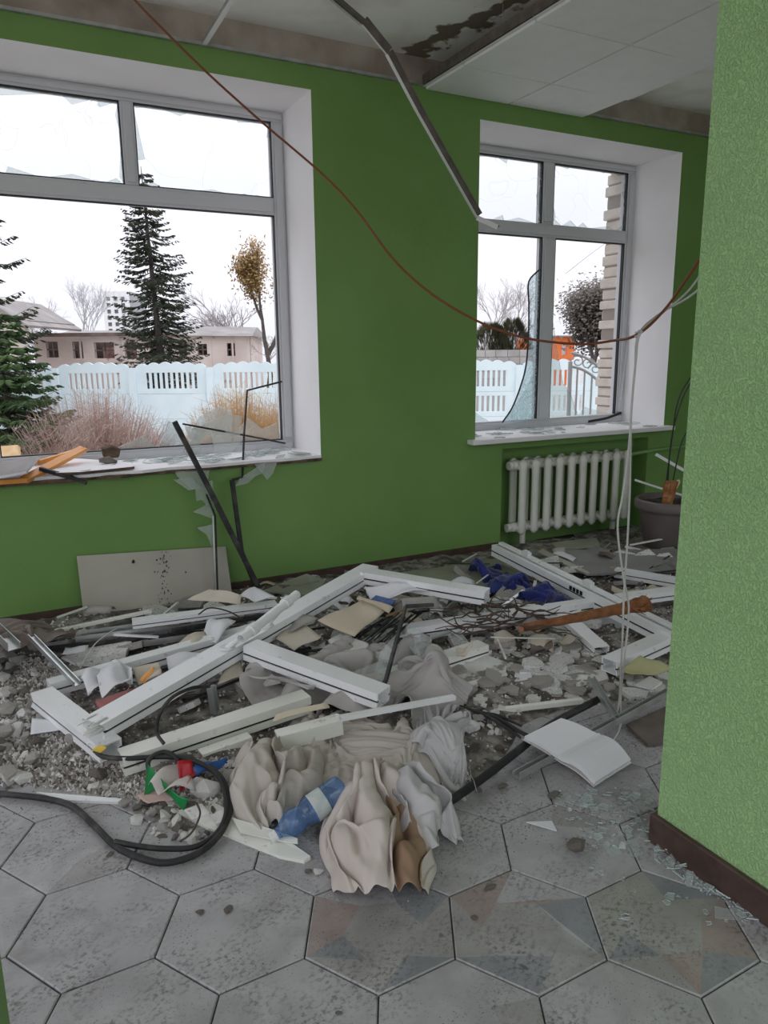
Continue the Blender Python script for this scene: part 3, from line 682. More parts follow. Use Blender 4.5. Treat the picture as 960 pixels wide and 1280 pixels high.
# ================================================================== FIXED THINGS
# cast iron radiator, ten sections
rad = thing('radiator', 'cream cast-iron radiator under the smaller window', 'radiator', (3.66, 4.07, 0.1))
def rad_section():
    mb = MB(); zt, zb = 0.645, 0.105
    for yy in (-0.055, 0.055):
        sec = [(-0.024, -0.020), (0.024, -0.020), (0.036, 0), (0.024, 0.020), (-0.024, 0.020), (-0.036, 0)]
        prof = [(zb + 0.005, 0.35), (zb + 0.03, 0.95), (zb + 0.08, 0.82), (zb + 0.27, 0.78), (zt - 0.08, 0.82), (zt - 0.03, 1.0), (zt - 0.006, 0.35)]
        vs = []
        for zz, k in prof:
            for a in range(10): vs.append((0.036 * k * math.cos(a * PI / 5), yy + 0.022 * k * math.sin(a * PI / 5) * 1.3, zz))
        fs = [(i * 10 + j, i * 10 + (j + 1) % 10, (i + 1) * 10 + (j + 1) % 10, (i + 1) * 10 + j) for i in range(len(prof) - 1) for j in range(10)]
        fs += [tuple(range(10))[::-1], tuple(range(60, 70))]
        mb.add(vs, fs)
    for zz in (zt - 0.05, zb + 0.05):
        mb.tube([(0, -0.06, zz), (0, 0.06, zz)], 0.034, 10); mb.tube([(-0.054, 0, zz), (0.054, 0, zz)], 0.034, 12)
    return mb.mesh('radiator_section', G['radiator'], smooth=True)
rm = rad_section()
for i in range(10):
    o = bpy.data.objects.new('radiator_section', rm); COL.objects.link(o); o.parent = rad
    o.location = (3.185 + i * 0.108 - 3.66, 0.0, -0.1)
mb = MB(); mb.tube([(3.125, 4.07, 0.595), (3.10, 4.07, 0.595)], 0.030, 10); mb.tube([(3.125, 4.07, 0.155), (3.095, 4.07, 0.155)], 0.030, 10)
mb.build('end_plug', G['radiator'], rad)
mb = MB(); mb.tube([(4.20, 4.07, 0.595), (4.45, 4.03, 0.615), (5.55, 4.03, 0.655)], 0.013, 10); mb.build('supply_pipe', MATS.get('green_pipe') or mat('green_painted_pipe', (0.20, 0.36, 0.13), 0.5), rad)
for xx in (3.35, 3.98):
    mb = MB(); mb.bar((xx, 4.10, 0.62), (xx, 4.20, 0.62), 0.02, 0.02); mb.build('wall_bracket', G['radiator'], rad)
mb = MB(); mb.tube([(3.24, 4.07, 0.0), (3.24, 4.07, 0.13)], 0.02, 8); mb.tube([(4.10, 4.07, 0.0), (4.10, 4.07, 0.13)], 0.02, 8); mb.build('foot', G['radiator'], rad)

# potted plant stump
PX, PY = 3.98, 3.44
pot = thing('plant_pot', 'taupe plastic plant pot with a broken orange-brown stump', 'plant pot', (PX, PY, 0))
mb = MB(); mb.lathe([(0.0, 0.005), (0.135, 0.0), (0.145, 0.01), (0.19, 0.30), (0.20, 0.315), (0.222, 0.318), (0.228, 0.335), (0.226, 0.375), (0.215, 0.388), (0.203, 0.38), (0.195, 0.33), (0.0, 0.32)], (PX, PY, 0), n=40)
mb.build('pot_body', G['pot'], pot, smooth=True)
mb = MB(); rr = random.Random(5)
P = [[Vector((PX + 0.198 * u / 6 * math.cos(v * PI / 9), PY + 0.198 * u / 6 * math.sin(v * PI / 9), 0.345 + rr.uniform(-0.008, 0.015))) for v in range(19)] for u in range(7)]
for row in P: row[18] = row[0]
mb.grid(P); mb.build('soil', G['soil'], pot, fix=True)
def rough_tube(mb, pts, rs, n, rng, j=0.15, mi=0):
    k = len(mb.v); mb.tube(pts, rs, n, mi)
    c = [Vector(p) for p in pts]
    for i in range(k, len(mb.v)):
        q = c[min((i - k) // n, len(c) - 1)]; v = Vector(mb.v[i]); mb.v[i] = tuple(q + (v - q) * (1 + rng.uniform(-j, j)))
mb = MB(); st0 = Vector((PX - 0.10, PY - 0.06, 0.33))
rough_tube(mb, [st0, st0 + Vector((0.005, -0.005, 0.07)), st0 + Vector((0.03, -0.01, 0.14)), st0 + Vector((0.05, -0.012, 0.19))], [0.034, 0.032, 0.028, 0.024], 9, rr, 0.2)
rough_tube(mb, [st0 + Vector((-0.012, 0, 0.09)), st0 + Vector((-0.014, 0, 0.15)), st0 + Vector((-0.005, 0, 0.195))], [0.018, 0.022, 0.016], 8, rr, 0.25)
mb.build('stump', G['stump'], pot)
mb = MB(); rough_tube(mb, [st0 + Vector((0.045, -0.028, 0.145)), st0 + Vector((0.062, -0.03, 0.185)), st0 + Vector((0.066, -0.03, 0.20))], [0.009, 0.013, 0.007], 7, rr, 0.3); mb.build('torn_bark', G['stump_cut'], pot)
for k, pts in enumerate(([(836, 588), (838, 560), (846, 520), (862, 480), (895, 440)], [(832, 592), (840, 548), (848, 500), (866, 468), (900, 430)], [(838, 590), (850, 560), (862, 535), (890, 500)])):
    mb = MB(); q = [ay(x, y, PY - 0.02 - 0.02 * k) for x, y in pts]; q[0].z = 0.34
    mb.tube(catmull(q, 6), 0.0045, 6); o = mb.build('dark_cable', G['rubber'])
    tag(o, ['thin black cable rising from the plant pot to the right', 'second thin black cable arching up from the plant pot', 'short black cable leaning against the stump in the pot'][k], 'cable')
# fallen white strips by the pot
for k, (a, b, w_, h_) in enumerate(((ay(820, 568, 3.62), ay(862, 592, 3.5), 0.012, 0.02), (ay(794, 600, 3.65), ay(862, 622, 3.45), 0.03, 0.012))):
    mb = MB(); mb.bar(a, b, w_, h_); o = mb.build('plastic_strip', G['pvc'])
    tag(o, ['thin white plastic strip leaning over the plant pot', 'broad white plastic strip lying across the pot rim'][k], 'plastic strip')

# ------------------------------------------------------------------ cables in the air
foot = az(774, 905, 0.012)
def over(px, py):                 # sight line met with the vertical line above the foot of the hanging cable
    return ay(px, py, foot.y)
hub = over(797, 418)
mb = MB()
seq = [(165, -4, 3.3), (205, 38, 3.25), (260, 92, 3.2), (330, 155, 3.15), (400, 215, 3.05), (445, 262, 2.95), (490, 322, 2.85), (535, 364, 2.75), (590, 398, 2.6), (650, 421, 2.45), (720, 430, 2.25), (765, 426, 2.1)]
pts = [az(100, -90, ZS - 0.006), ay(140, -38, 3.36)] + [ay(*s) for s in seq] + [hub] + [ay(830, 388, 1.90), ay(856, 352, 1.84), ay(874, 325, 1.80), ay(905, 272, 1.74)]
mb.tube(catmull(pts, 6), 0.0048, 8); o = mb.build('slack_cable', G['cable_orange'], smooth=True)
tag(o, 'dark orange-brown cable sagging across the room from the ceiling', 'cable')
for k, pts in enumerate((
    [ay(893, 316, 1.80), ay(862, 362, 1.86), ay(832, 388, 1.92), hub + Vector((0.004, -0.01, 0.006)), over(795, 450), over(790, 500), over(786, 560), over(778, 620), over(772, 660), over(779, 720), over(786, 760), over(781, 820), az(776, 870, 0.03), az(776, 905, 0.012), az(764, 930, 0.02)],
    [ay(893, 345, 1.78), ay(860, 372, 1.84), ay(825, 392, 1.92), hub + Vector((-0.004, -0.008, 0.0)), over(794, 460), over(789, 520), over(788, 570), over(787, 620), over(784, 680), over(780, 740), over(778, 800), az(774, 875, 0.03), az(770, 900, 0.014)])):
    mb = MB(); mb.tube(catmull(pts, 5), 0.0036, 7); o = mb.build('hanging_cable', G['cable_white'], smooth=True)
    tag(o, ['white cable hanging to the floor with a wavy bend near the radiator', 'straighter white cable hanging to the floor beside the wavy one'][k], 'cable')
mb = MB(); mb.tube([hub + Vector((0.008 * math.cos(a * 1.3), 0.008 * math.sin(a * 1.3), -0.012 + 0.0025 * a)) for a in range(11)], 0.003, 6); o = mb.build('cable_tie', G['cable_white']); tag(o, 'white wire wrapped around the cables where they meet', 'cable tie')

# ------------------------------------------------------------------ torn glazing hanging at the large window
def strip_thing(name, label, cat, pts, r, m, n=6, smooth=False, parent=None):
    mb = MB(); mb.tube(pts, r, n); o = mb.build(name, m, parent, smooth=smooth)
    if parent is None: tag(o, label, cat)
    return o
mb = MB(); a = ay(218, 527, 3.93); b = az(327, 738, 0.03); mid = ay(262, 612, 3.90)
b = ay(325, 738, 3.86)
mb.bar(a, mid, 0.026, 0.026, (0, -1, 0)); mb.bar(mid, b, 0.026, 0.026, (0, -1, 0))
o = mb.build('glazing_gasket', G['black_dusty']); tag(o, 'thick black gasket strip leaning from the sill to the floor', 'gasket')
mb = MB(); q = [ay(309, 488, 4.40), ay(305, 545, 4.25), ay(303, 597, 3.99), ay(290, 600, 3.985), ay(296, 650, 3.95), ay(302, 690, 3.92), ay(322, 738, 3.88)]
mb.tube([ay(352, 477, 4.47)] + q[:3], 0.0065, 6); mb.bar(q[2], q[3], 0.012, 0.014, (0, -1, 0)); mb.bar(q[3], q[5], 0.022, 0.022, (0, -1, 0)); mb.bar(q[5], q[6], 0.024, 0.022, (0, -1, 0))
o = mb.build('glazing_gasket', G['black_dusty']); tag(o, 'kinked black gasket dangling from the large window corner', 'gasket')
mb = MB(); mb.bar(ay(229, 530, 4.1), ay(300, 543, 4.25), 0.01, 0.014, (0, -1, 0)); mb.bar(ay(300, 543, 4.25), ay(356, 554, 4.46), 0.01, 0.012, (0, -1, 0))
o = mb.build('glazing_gasket', G['black_dusty']); tag(o, 'black gasket lying slantwise above the large sill', 'gasket')
mb = MB(); mb.bar(ay(258, 618, 3.94), ay(269, 645, 3.94), 0.008, 0.014, (0, -1, 0), 0); mb.bar(ay(269, 645, 3.94), ay(272, 738, 3.90), 0.007, 0.014, (0, -1, 0), 0); mb.bar(ay(266, 645, 3.945), ay(269, 738, 3.905), 0.009, 0.01, (0, -1, 0), 1)
o = mb.build('spacer_strip', [G['black_dusty'], G['alu']]); tag(o, 'thin aluminium glazing spacer hanging in front of the beige panel', 'spacer strip')
def px_glass(polys, y, m, name, label, group=None, th=0.004):
    out = []
    for k, (poly, yy) in enumerate(zip(polys, y)):
        mb = MB(); P = [ay(px, py, yy if not isinstance(yy, tuple) else yy[0] + (yy[1] - yy[0]) * i / (len(poly) - 1)) for i, (px, py) in enumerate(poly)]
        mb.slab(P, th, 0, 1); o = mb.build(name, [m, G['glass_edge']], fix=True); tag(o, label, 'glass shard', group); out.append(o)
px_glass([[(219, 590), (262, 588), (258, 606), (240, 612), (222, 596)], [(217, 600), (240, 596), (252, 610), (236, 613)], [(244, 612), (266, 600), (268, 640), (252, 625), (246, 626)], [(241, 640), (264, 628), (268, 650), (254, 644)], [(246, 660), (268, 655), (268, 690), (258, 668)]], (3.965, 3.96, 3.955, 3.95, 3.945), G['dusty_glass'], 'glass_shard', 'broken glass sheet still stuck to the gasket below the large sill', 'glass stuck to the hanging gasket')
px_glass([[(300, 598), (332, 578), (328, 592), (306, 600)], [(318, 580), (346, 578), (341, 592), (334, 600), (326, 590)], [(294, 608), (300, 598), (318, 596), (310, 604)]], (3.985, 3.98, 3.975), G['dusty_glass'], 'glass_shard', 'broken glass sheet hanging over the sill edge by the kinked gasket', 'glass hanging over the sill edge')
px_glass([[(231, 532), (262, 540), (250, 552), (236, 548)], [(240, 536), (285, 518), (303, 520), (300, 545), (262, 545)], [(226, 566), (248, 540), (252, 566)], [(265, 538), (303, 545), (302, 566), (268, 566)]], (4.15, 4.2, 4.12, 4.22), G['dusty_glass'], 'glass_shard', 'large broken pane leaning on the large window sill', 'panes leaning on the large sill')

# ------------------------------------------------------------------ things on the large sill
SZ = 0.772
def px_board(name, pts, th, m, label, cat, side=None, parent=None, group=None):
    mb = MB(); mb.slab([az(*p) if len(p) == 3 else az(p[0], p[1], SZ) for p in pts], th, 0, 1 if side else None)
    o = mb.build(name, [m, side] if side else m, parent, fix=True)
    if parent is None: tag(o, label, cat, group)
    return o
def at_y(px, py, y): return ay(px, py, y)
mb = MB(); mb.bar(ay(-12, 603, 3.96), ay(32, 600, 4.0), 0.05, 0.022); mb.bar(ay(30, 600, 4.0), ay(104, 561, 4.34), 0.045, 0.022, (0, -0.5, 1)); mb.bar(ay(104, 561, 4.34), ay(45, 579, 4.25), 0.03, 0.02)
o = mb.build('orange_casement', G['orange']); tag(o, 'broken orange painted frame corner lying on the large sill', 'broken frame')
px_board('grey_panel', [(-30, 586, 0.84), (0, 577, 0.84), (50, 570, 0.845), (33, 589, 0.83), (0, 595, 0.81), (-30, 598, 0.80)], 0.012, G['grey_panel2'], 'grey-brown panel with a pale edge lying on the large sill', 'panel', G['paper'])
mb = MB(); mb.bar(ay(50, 586, 4.08), ay(90, 597, 3.99), 0.02, 0.02); mb.bar(ay(90, 597, 3.99), ay(108, 604, 3.955), 0.016, 0.016)
o = mb.build('black_strip', G['black_dusty']); tag(o, 'short black plastic strip poking over the large sill edge', 'plastic strip')
px_board('white_board', [(55, 583, 0.80), (85, 572, 0.80), (165, 578, 0.79), (168, 583, 0.79), (140, 586, 0.79), (100, 590, 0.79), (70, 591, 0.79)], 0.012, G['white_wall'], 'torn white board with a blackened edge on the large sill', 'board', G['dark_wood'])
mb = MB(); rough_tube(mb, [ay(128, 566, 4.32), ay(138, 564, 4.32), ay(149, 566, 4.32)], [0.03, 0.036, 0.028], 7, rr, 0.2); o = mb.build('wood_block', G['dark_wood']); tag(o, 'small charred wood block at the back of the large sill', 'wood block')
mb = MB(); rough_tube(mb, [ay(124, 576, 4.2), ay(136, 575, 4.2), ay(146, 578, 4.2)], [0.012, 0.02, 0.012], 7, rr, 0.2); o = mb.build('plaster_lump', G['rub2']); tag(o, 'small dark plaster lump in the middle of the large sill', 'plaster lump')
# glass lying on both sills
shard_meshes = []
for s in range(14):
    r = random.Random(100 + s); mb = MB(); n = r.choice([3, 4, 4, 5]); a0 = r.random() * 6
    poly = []
    for i in range(n):
        a = a0 + (i + r.uniform(-0.25, 0.25)) * 2 * PI / n; q = r.uniform(0.5, 1.0); poly.append((math.cos(a) * q * (1.5 if s % 2 else 1), math.sin(a) * q, 0))
    A = poly; mb.add([(x, y, 0) for x, y, _ in A] + [(x, y, 0.16) for x, y, _ in A], [tuple(range(n))[::-1], tuple(range(n, 2 * n))]); k0 = len(mb.v) - 2 * n
    for i in range(n): mb.f.append((k0 + i, k0 + (i + 1) % n, k0 + (i + 1) % n + n, k0 + i + n)); mb.m.append(1)
    shard_meshes.append((mb.mesh('glass_shard', [G['dusty_glass'], G['glass_edge']]), mb.mesh('glass_shard', [G['clear_broken_glass'], G['glass_edge']])))
rs = random.Random(77)
def scatter_glass(n, where, size, label, group, kind=0, tilt=0.12, zoff=0.001):
    for k in range(n):
        p = where(rs); s = rs.uniform(*size)
        o = bpy.data.objects.new('glass_shard', rs.choice(shard_meshes)[kind]); COL.objects.link(o)
        o.location = (p[0], p[1], p[2] + zoff + s * tilt * 0.35); o.scale = (s, s, min(s, 0.025)); o.rotation_euler = (rs.uniform(-tilt, tilt), rs.uniform(-tilt, tilt), rs.uniform(0, 6.3))
        tag(o, label, 'glass shard', group)
scatter_glass(45, lambda r: (r.uniform(0.3, 1.62), r.uniform(4.07, 4.44), SZ), (0.03, 0.11), 'broken glass shard lying on the large window sill', 'glass on the large sill', 0, 0.18)
scatter_glass(35, lambda r: (r.uniform(2.85, 4.5), r.uniform(4.0, 4.45), 0.80), (0.02, 0.08), 'broken glass shard lying on the smaller window sill', 'glass on the smaller sill', 0, 0.15)

# panel leaning on the wall below the large window
mb = MB(); A = ay(96, 695, 4.02); B = ay(282, 683, 4.02); n0 = Vector((0, -0.09, -0.36))
A2 = Vector((A.x, A.y - 0.09, 0.0)); B2 = Vector((B.x, B.y - 0.09, 0.0))
mb.slab([A2, B2, B, A], 0.014, 0, 1); o = mb.build('laminate_board', [G['board'], G['paper_beige']], fix=True); tag(o, 'beige laminate panel leaning on the green wall below the large window', 'panel')
# scuffs on the panel: chips of its own
lp = o; lp_off = Vector(lp['_o'])
for (px, py, s) in ((167, 702, 0.009), (231, 714, 0.004), (196, 700, 0.004)):
    mb = MB(); c = ay(px, py, 4.0); t = (c.z) / A.z; c = Vector((c.x, A2.y + (A.y - A2.y) * t - 0.003, c.z)); r = random.Random(px)
    mb.slab([c + Vector((math.cos(k) * s * r.uniform(0.6, 1.2), -0.001, math.sin(k) * s * 1.3)) for k in (0, 1.2, 2.4, 3.6, 4.8)], 0.002); mb.build('chip', G['rubber'], lp, fix=True)
r = random.Random(8)
for k in range(60):
    px, py = r.gauss(203, 4), r.uniform(690, 755); s = r.uniform(0.001, 0.004)
    mb = MB(); c = ay(px, py, 4.0); t = c.z / A.z; c = Vector((c.x, A2.y + (A.y - A2.y) * t - 0.002, c.z))
    mb.slab([c + Vector((math.cos(q) * s, -0.0005, math.sin(q) * s * 2)) for q in (0, 1.5, 3, 4.5)], 0.001); mb.build('chip', G['dark_wood'], lp, fix=True)

# ================================================================== THE DEBRIS
def vnoise(seed):
    r = np.random.RandomState(seed); T = r.rand(64, 64)
    def f(x, y):
        x = np.asarray(x, float); y = np.asarray(y, float)
        i = np.floor(x).astype(int); j = np.floor(y).astype(int); u = x - i; v = y - j; u = u * u * (3 - 2 * u); v = v * v * (3 - 2 * v)
        a = T[i % 64, j % 64]; b = T[(i + 1) % 64, j % 64]; c = T[i % 64, (j + 1) % 64]; d = T[(i + 1) % 64, (j + 1) % 64]
        return a * (1 - u) * (1 - v) + b * u * (1 - v) + c * (1 - u) * v + d * u * v
    return f
VN = vnoise(4)
RC, UC, FC = (np.array(v) for v in (CR, CU, CF))
# front edge of the dust bed on the floor, as surveyed points
EDGE = [az(*p) for p in ((-60, 985), (70, 992), (150, 1003), (205, 1050), (285, 1040), (310, 1030), (400, 1075), (470, 1060), (545, 1005), (590, 1000), (632, 960), (655, 915), (700, 895), (770, 885), (860, 850), (960, 800))]
EX = np.array([e.dot(SIDE) for e in EDGE]); EYd = np.array([e.dot(HEAD) for e in EDGE]); _o = np.argsort(EX); EX, EYd = EX[_o], EYd[_o]
def bed(x, y):
    s = x * SIDE.x + y * SIDE.y; d = x * HEAD.x + y * HEAD.y
    m = np.clip((d - np.interp(s, EX, EYd) + 0.03) / 0.45, 0, 1); m = m * m * (3 - 2 * m)
    n = VN(x * 6 + 3, y * 6) * 0.5 + VN(x * 15, y * 15 + 7) * 0.3 + VN(x * 37, y * 37) * 0.2
    n2 = VN(x * 80, y * 80)
    return np.where(m > 0.001, m * (0.012 + 0.05 * n + 0.008 * n2) - 0.003, -0.004)
gx = np.arange(-0.9, 4.4, 0.022); gy = np.arange(1.5, 4.04, 0.022)
GX, GY = np.meshgrid(gx, gy, indexing='ij'); GZ = bed(GX, GY)
mb = MB(); A = len(gx); B = len(gy)
idx = np.arange(A * B).reshape(A, B)
quads = np.stack([idx[:-1, :-1], idx[1:, :-1], idx[1:, 1:], idx[:-1, 1:]], -1).reshape(-1, 4)
zq = GZ.reshape(-1)[quads].max(1); quads = quads[zq > -0.003]
mb.v = [tuple(p) for p in np.stack([GX.ravel(), GY.ravel(), GZ.ravel()], -1)]; mb.f = [tuple(q) for q in quads]; mb.m = [0] * len(mb.f)
o = mb.build('dust_bed', G['dirt'], smooth=True); stuff(o); tag(o, 'grey dust and crushed plaster spread under the wreckage', 'dust')

# ---- rubble chunks
def chunk_mesh(seed, flat, m):
    r = random.Random(seed); bm = bmesh.new()
    for k in range(16):
        v = Vector((r.gauss(0, 1), r.gauss(0, 1), r.gauss(0, 1))).normalized() * r.uniform(0.75, 1.0); v.z *= flat; v.x *= r.choice([1, 1.25]); bm.verts.new(v)
    bmesh.ops.convex_hull(bm, input=bm.verts); bmesh.ops.delete(bm, geom=[v for v in bm.verts if not v.link_faces], context='VERTS')
    me = bpy.data.meshes.new('plaster_chunk'); bm.to_mesh(me); bm.free(); me.materials.append(m); return me
def frag_mesh(seed, m, name='ceiling_fragment', th=0.16):
    r = random.Random(seed); n = r.choice([5, 6, 7, 8]); A = []
    for i in range(n):
        a = (i + r.uniform(-0.3, 0.3)) * 2 * PI / n; q = r.uniform(0.6, 1.0); A.append((math.cos(a) * q * 1.25, math.sin(a) * q))
    mb = MB(); B_ = [(x * r.uniform(0.88, 1.05), y * r.uniform(0.88, 1.05)) for x, y in A]
    mb.add([(x, y, -th) for x, y in B_] + [(x, y, th) for x, y in A], [tuple(range(n))[::-1], tuple(range(n, 2 * n))] + [(i, (i + 1) % n, (i + 1) % n + n, i + n) for i in range(n)])
    return mb.mesh(name, m)
CH = {k: [chunk_mesh(s + i * 20, f, G[k]) for i, f in enumerate((0.35, 0.5, 0.45, 0.7, 0.4))] for s, k in ((1, 'rub1'), (200, 'rub2'), (400, 'rub3'))}
FR = [frag_mesh(s, G['plaster_frag']) for s in range(8)] + [frag_mesh(s + 50, G['rub1']) for s in range(4)]
FB = [frag_mesh(s + 80, G['dark_brown'], 'board_fragment', 0.1) for s in range(3)] + [frag_mesh(s + 90, G['panel_grey'], 'board_fragment', 0.1) for s in range(3)]
rd = random.Random(5)
LOOK = {'rub1': 'grey plaster lump', 'rub2': 'dark brown mortar lump', 'rub3': 'whitish plaster lump'}
FLOOK = {'speckled_plaster_fragment': 'speckled white ceiling-tile fragment', 'grey_plaster_rubble': 'grey plaster-board fragment', 'dark_brown_board': 'dark brown board fragment', 'grey_panel': 'flat grey panel fragment'}
def in_poly(x, y, P):
    c = False; n = len(P)
    for i in range(n):
        (a, b), (d, e) = P[i], P[i - 1]
        if (b > y) != (e > y) and x < (d - a) * (y - b) / (e - b) + a: c = not c
    return c
def zone(P):
    W = [(p.x, p.y) for p in (az(*q) for q in P)]
    lx, hx = min(p[0] for p in W), max(p[0] for p in W); ly, hy = min(p[1] for p in W), max(p[1] for p in W)
    def f(r):
        while True:
            x, y = r.uniform(lx, hx), r.uniform(ly, hy)
            if in_poly(x, y, W): return x, y, max(0.0, float(bed(x, y)))
    return f
def drop(me, name, p, s, label, cat, group, tilt=0.3, sink=0.2, flatz=1.0):
    o = bpy.data.objects.new(name, me); COL.objects.link(o)
    o.scale = (s, s, s * flatz); o.rotation_euler = (rd.uniform(-tilt, tilt), rd.uniform(-tilt, tilt), rd.uniform(0, 6.3))
    zmin = min(v.co.z for v in me.vertices) * s * flatz
    o.location = (p[0], p[1], p[2] - zmin * (1 - sink)); tag(o, label, cat, group); return o
zl = zone([(-20, 830), (60, 835), (130, 930), (150, 950), (180, 975), (300, 960), (290, 1010), (230, 1015), (170, 1000), (60, 985), (-20, 980)])
zl2 = zone([(150, 1000), (270, 1010), (285, 1040), (240, 1055), (200, 1050), (170, 1035)])
zr = zone([(560, 835), (600, 810), (700, 810), (760, 830), (835, 850), (835, 868), (760, 870), (700, 880), (600, 890), (560, 880)])
zm = zone([(590, 890), (650, 885), (640, 930), (625, 960), (600, 990), (560, 1005), (560, 985), (600, 950)])
zc = zone([(150, 850), (300, 770), (600, 760), (760, 780), (700, 830), (500, 830), (300, 880), (200, 920)])
zf = zone([(40, 800), (330, 745), (600, 715), (840, 690), (845, 760), (600, 770), (340, 790), (70, 850)])
for k in range(210):
    q = rd.choice(['rub1', 'rub1', 'rub3', 'rub2', 'rub3']); big = rd.random() < 0.25
    drop(rd.choice(CH[q]), 'plaster_chunk', zl(rd), rd.uniform(0.028, 0.052) if big else rd.uniform(0.010, 0.024), ('large ' if big else 'small ') + LOOK[q] + ' in the rubble beside the torn door frame', 'plaster chunk', ('large ' if big else 'small ') + LOOK[q] + 's by the door frame', 0.5, 0.25)
for k in range(50):
    q = rd.choice(['rub1', 'rub2', 'rub3']); drop(rd.choice(CH[q]), 'plaster_chunk', zl2(rd), rd.uniform(0.006, 0.026), LOOK[q] + ' lying inside the black cable loop', 'plaster chunk', LOOK[q] + 's in the cable loop', 0.5, 0.15)
for k in range(170):
    big = rd.random() < 0.35; me_ = rd.choice(FR); ds = ('large ' if big else 'small ') + FLOOK[me_.materials[0].name]
    drop(me_, 'ceiling_fragment', zr(rd), rd.uniform(0.036, 0.062) if big else rd.uniform(0.012, 0.034), ds + ' lying on the floor below the rusty bar', 'ceiling fragment', ds + 's below the rusty bar', 0.22, 0.1)
for k in range(60):
    q = rd.choice(['rub1', 'rub2', 'rub3']); drop(rd.choice(CH[q]), 'plaster_chunk', zm(rd), rd.uniform(0.006, 0.022), LOOK[q] + ' between the curtain and the open book', 'plaster chunk', LOOK[q] + 's beside the open book', 0.5, 0.15)
for k in range(110):
    me_ = rd.choice(FR + FB); ds = FLOOK[me_.materials[0].name]
    drop(me_, 'board_fragment', zc(rd), rd.uniform(0.02, 0.075), ds + ' buried among the fallen door parts', 'board fragment', ds + 's among the door parts', 0.45, 0.0)
for k in range(70):
    me_ = rd.choice(FR + FB + FB); ds = FLOOK[me_.materials[0].name]
    drop(me_, 'board_fragment', zf(rd), rd.uniform(0.04, 0.14), ds + ' in the rubble along the window wall', 'board fragment', ds + 's along the wall', 0.4, 0.0)
# a few single larger fragments
def frag(pts, th, m, label, cat='ceiling fragment', name='ceiling_fragment', side=None):
    mb = MB(); mb.slab([az(*p) for p in pts], th, 0, 1 if side else None); o = mb.build(name, [m, side] if side else m, fix=True); return tag(o, label, cat)
frag([(556, 843, .05), (572, 825, .06), (604, 817, .07), (634, 828, .06), (632, 842, .05), (600, 849, .045), (575, 848, .045)], 0.014, G['plaster_frag'], 'largest speckled ceiling-tile fragment beside the cream profile')
frag([(410, 800, .14), (425, 792, .15), (461, 804, .14), (455, 815, .13), (425, 818, .12)], 0.016, G['plaster_frag'], 'speckled ceiling-tile fragment under the tan cardboard')
frag([(462, 812, .11), (475, 803, .12), (506, 806, .11), (500, 828, .09), (470, 822, .09)], 0.014, G['plaster_frag'], 'pale ceiling-tile fragment under the sheet of broken glass')
frag([(285, 845, .09), (335, 838, .11), (350, 850, .09), (305, 860, .075)], 0.018, G['plaster_frag'], 'speckled ceiling-tile slab under the door leaf')
frag([(688, 846, .04), (755, 836, .045), (760, 846, .04), (720, 856, .03)], 0.012, G['plaster_frag'], 'long pale ceiling fragment below the rusty bar')
frag([(795, 855, .035), (812, 845, .04), (828, 852, .035), (815, 860, .03)], 0.012, G['plaster_frag'], 'pale ceiling fragment below the olive folder')
frag([(783, 905, .02), (838, 880, .03), (842, 925, .02), (810, 930, .015)], 0.012, G['dark_brown'], 'dark brown board scrap beside the stucco wall', 'board scrap', 'board_scrap')
frag([(645, 833, .05), (662, 830, .055), (665, 848, .045), (642, 852, .04)], 0.003, G['paper'], 'torn white scrap among the ceiling fragments', 'paper scrap', 'paper_scrap')
mb = MB(); cp = az(726, 1070, 0.0); bmv = chunk_mesh(77, 0.6, G['rub2']); o = bpy.data.objects.new('concrete_chunk', bmv); COL.objects.link(o); o.scale = (0.034, 0.030, 0.030); o.location = cp + Vector((0, 0.02, 0.018)); tag(o, 'brown concrete chunk lying alone among glass on the tiles', 'concrete chunk')
o = bpy.data.objects.new('plaster_lump', chunk_mesh(79, 0.35, G['rub2'])); COL.objects.link(o); o.scale = (0.03, 0.018, 0.02); o.location = az(692, 993, 0.007); tag(o, 'flat dark plaster lump below the open book', 'plaster lump')
o = bpy.data.objects.new('plaster_lump', chunk_mesh(80, 0.5, G['rub2'])); COL.objects.link(o); o.scale = (0.022, 0.016, 0.018); o.location = az(628, 983, 0.007); tag(o, 'dark plaster lump left of the open book', 'plaster lump')
for k, (px, py, s) in enumerate(((397, 1089, 0.016), (385, 1089, 0.011))):
    o = bpy.data.objects.new('plaster_lump', CH['rub3' if k == 0 else 'rub2'][k]); COL.objects.link(o); o.scale = (s, s, s); o.location = az(px, py, s * 0.4); tag(o, ['white plaster lump at the foot of the curtain', 'dark plaster crumb beside the white lump at the curtain foot'][k], 'plaster lump')
for k, (px, py, s) in enumerate(((613, 1109, 0.013), (285, 1137, 0.012), (250, 1140, 0.012), (592, 1147, 0.009), (137, 1068, 0.010), (655, 1209, 0.007), (423, 1266, 0.006))):
    o = bpy.data.objects.new('soot_lump', CH['rub2'][k % 5]); COL.objects.link(o); o.scale = (s * 1.4, s, s * 0.7); o.rotation_euler = (0, 0, k); o.location = az(px, py, s * 0.25); tag(o, 'small dark soot lump on a clean floor tile', 'soot lump', 'soot lumps on the tiles')
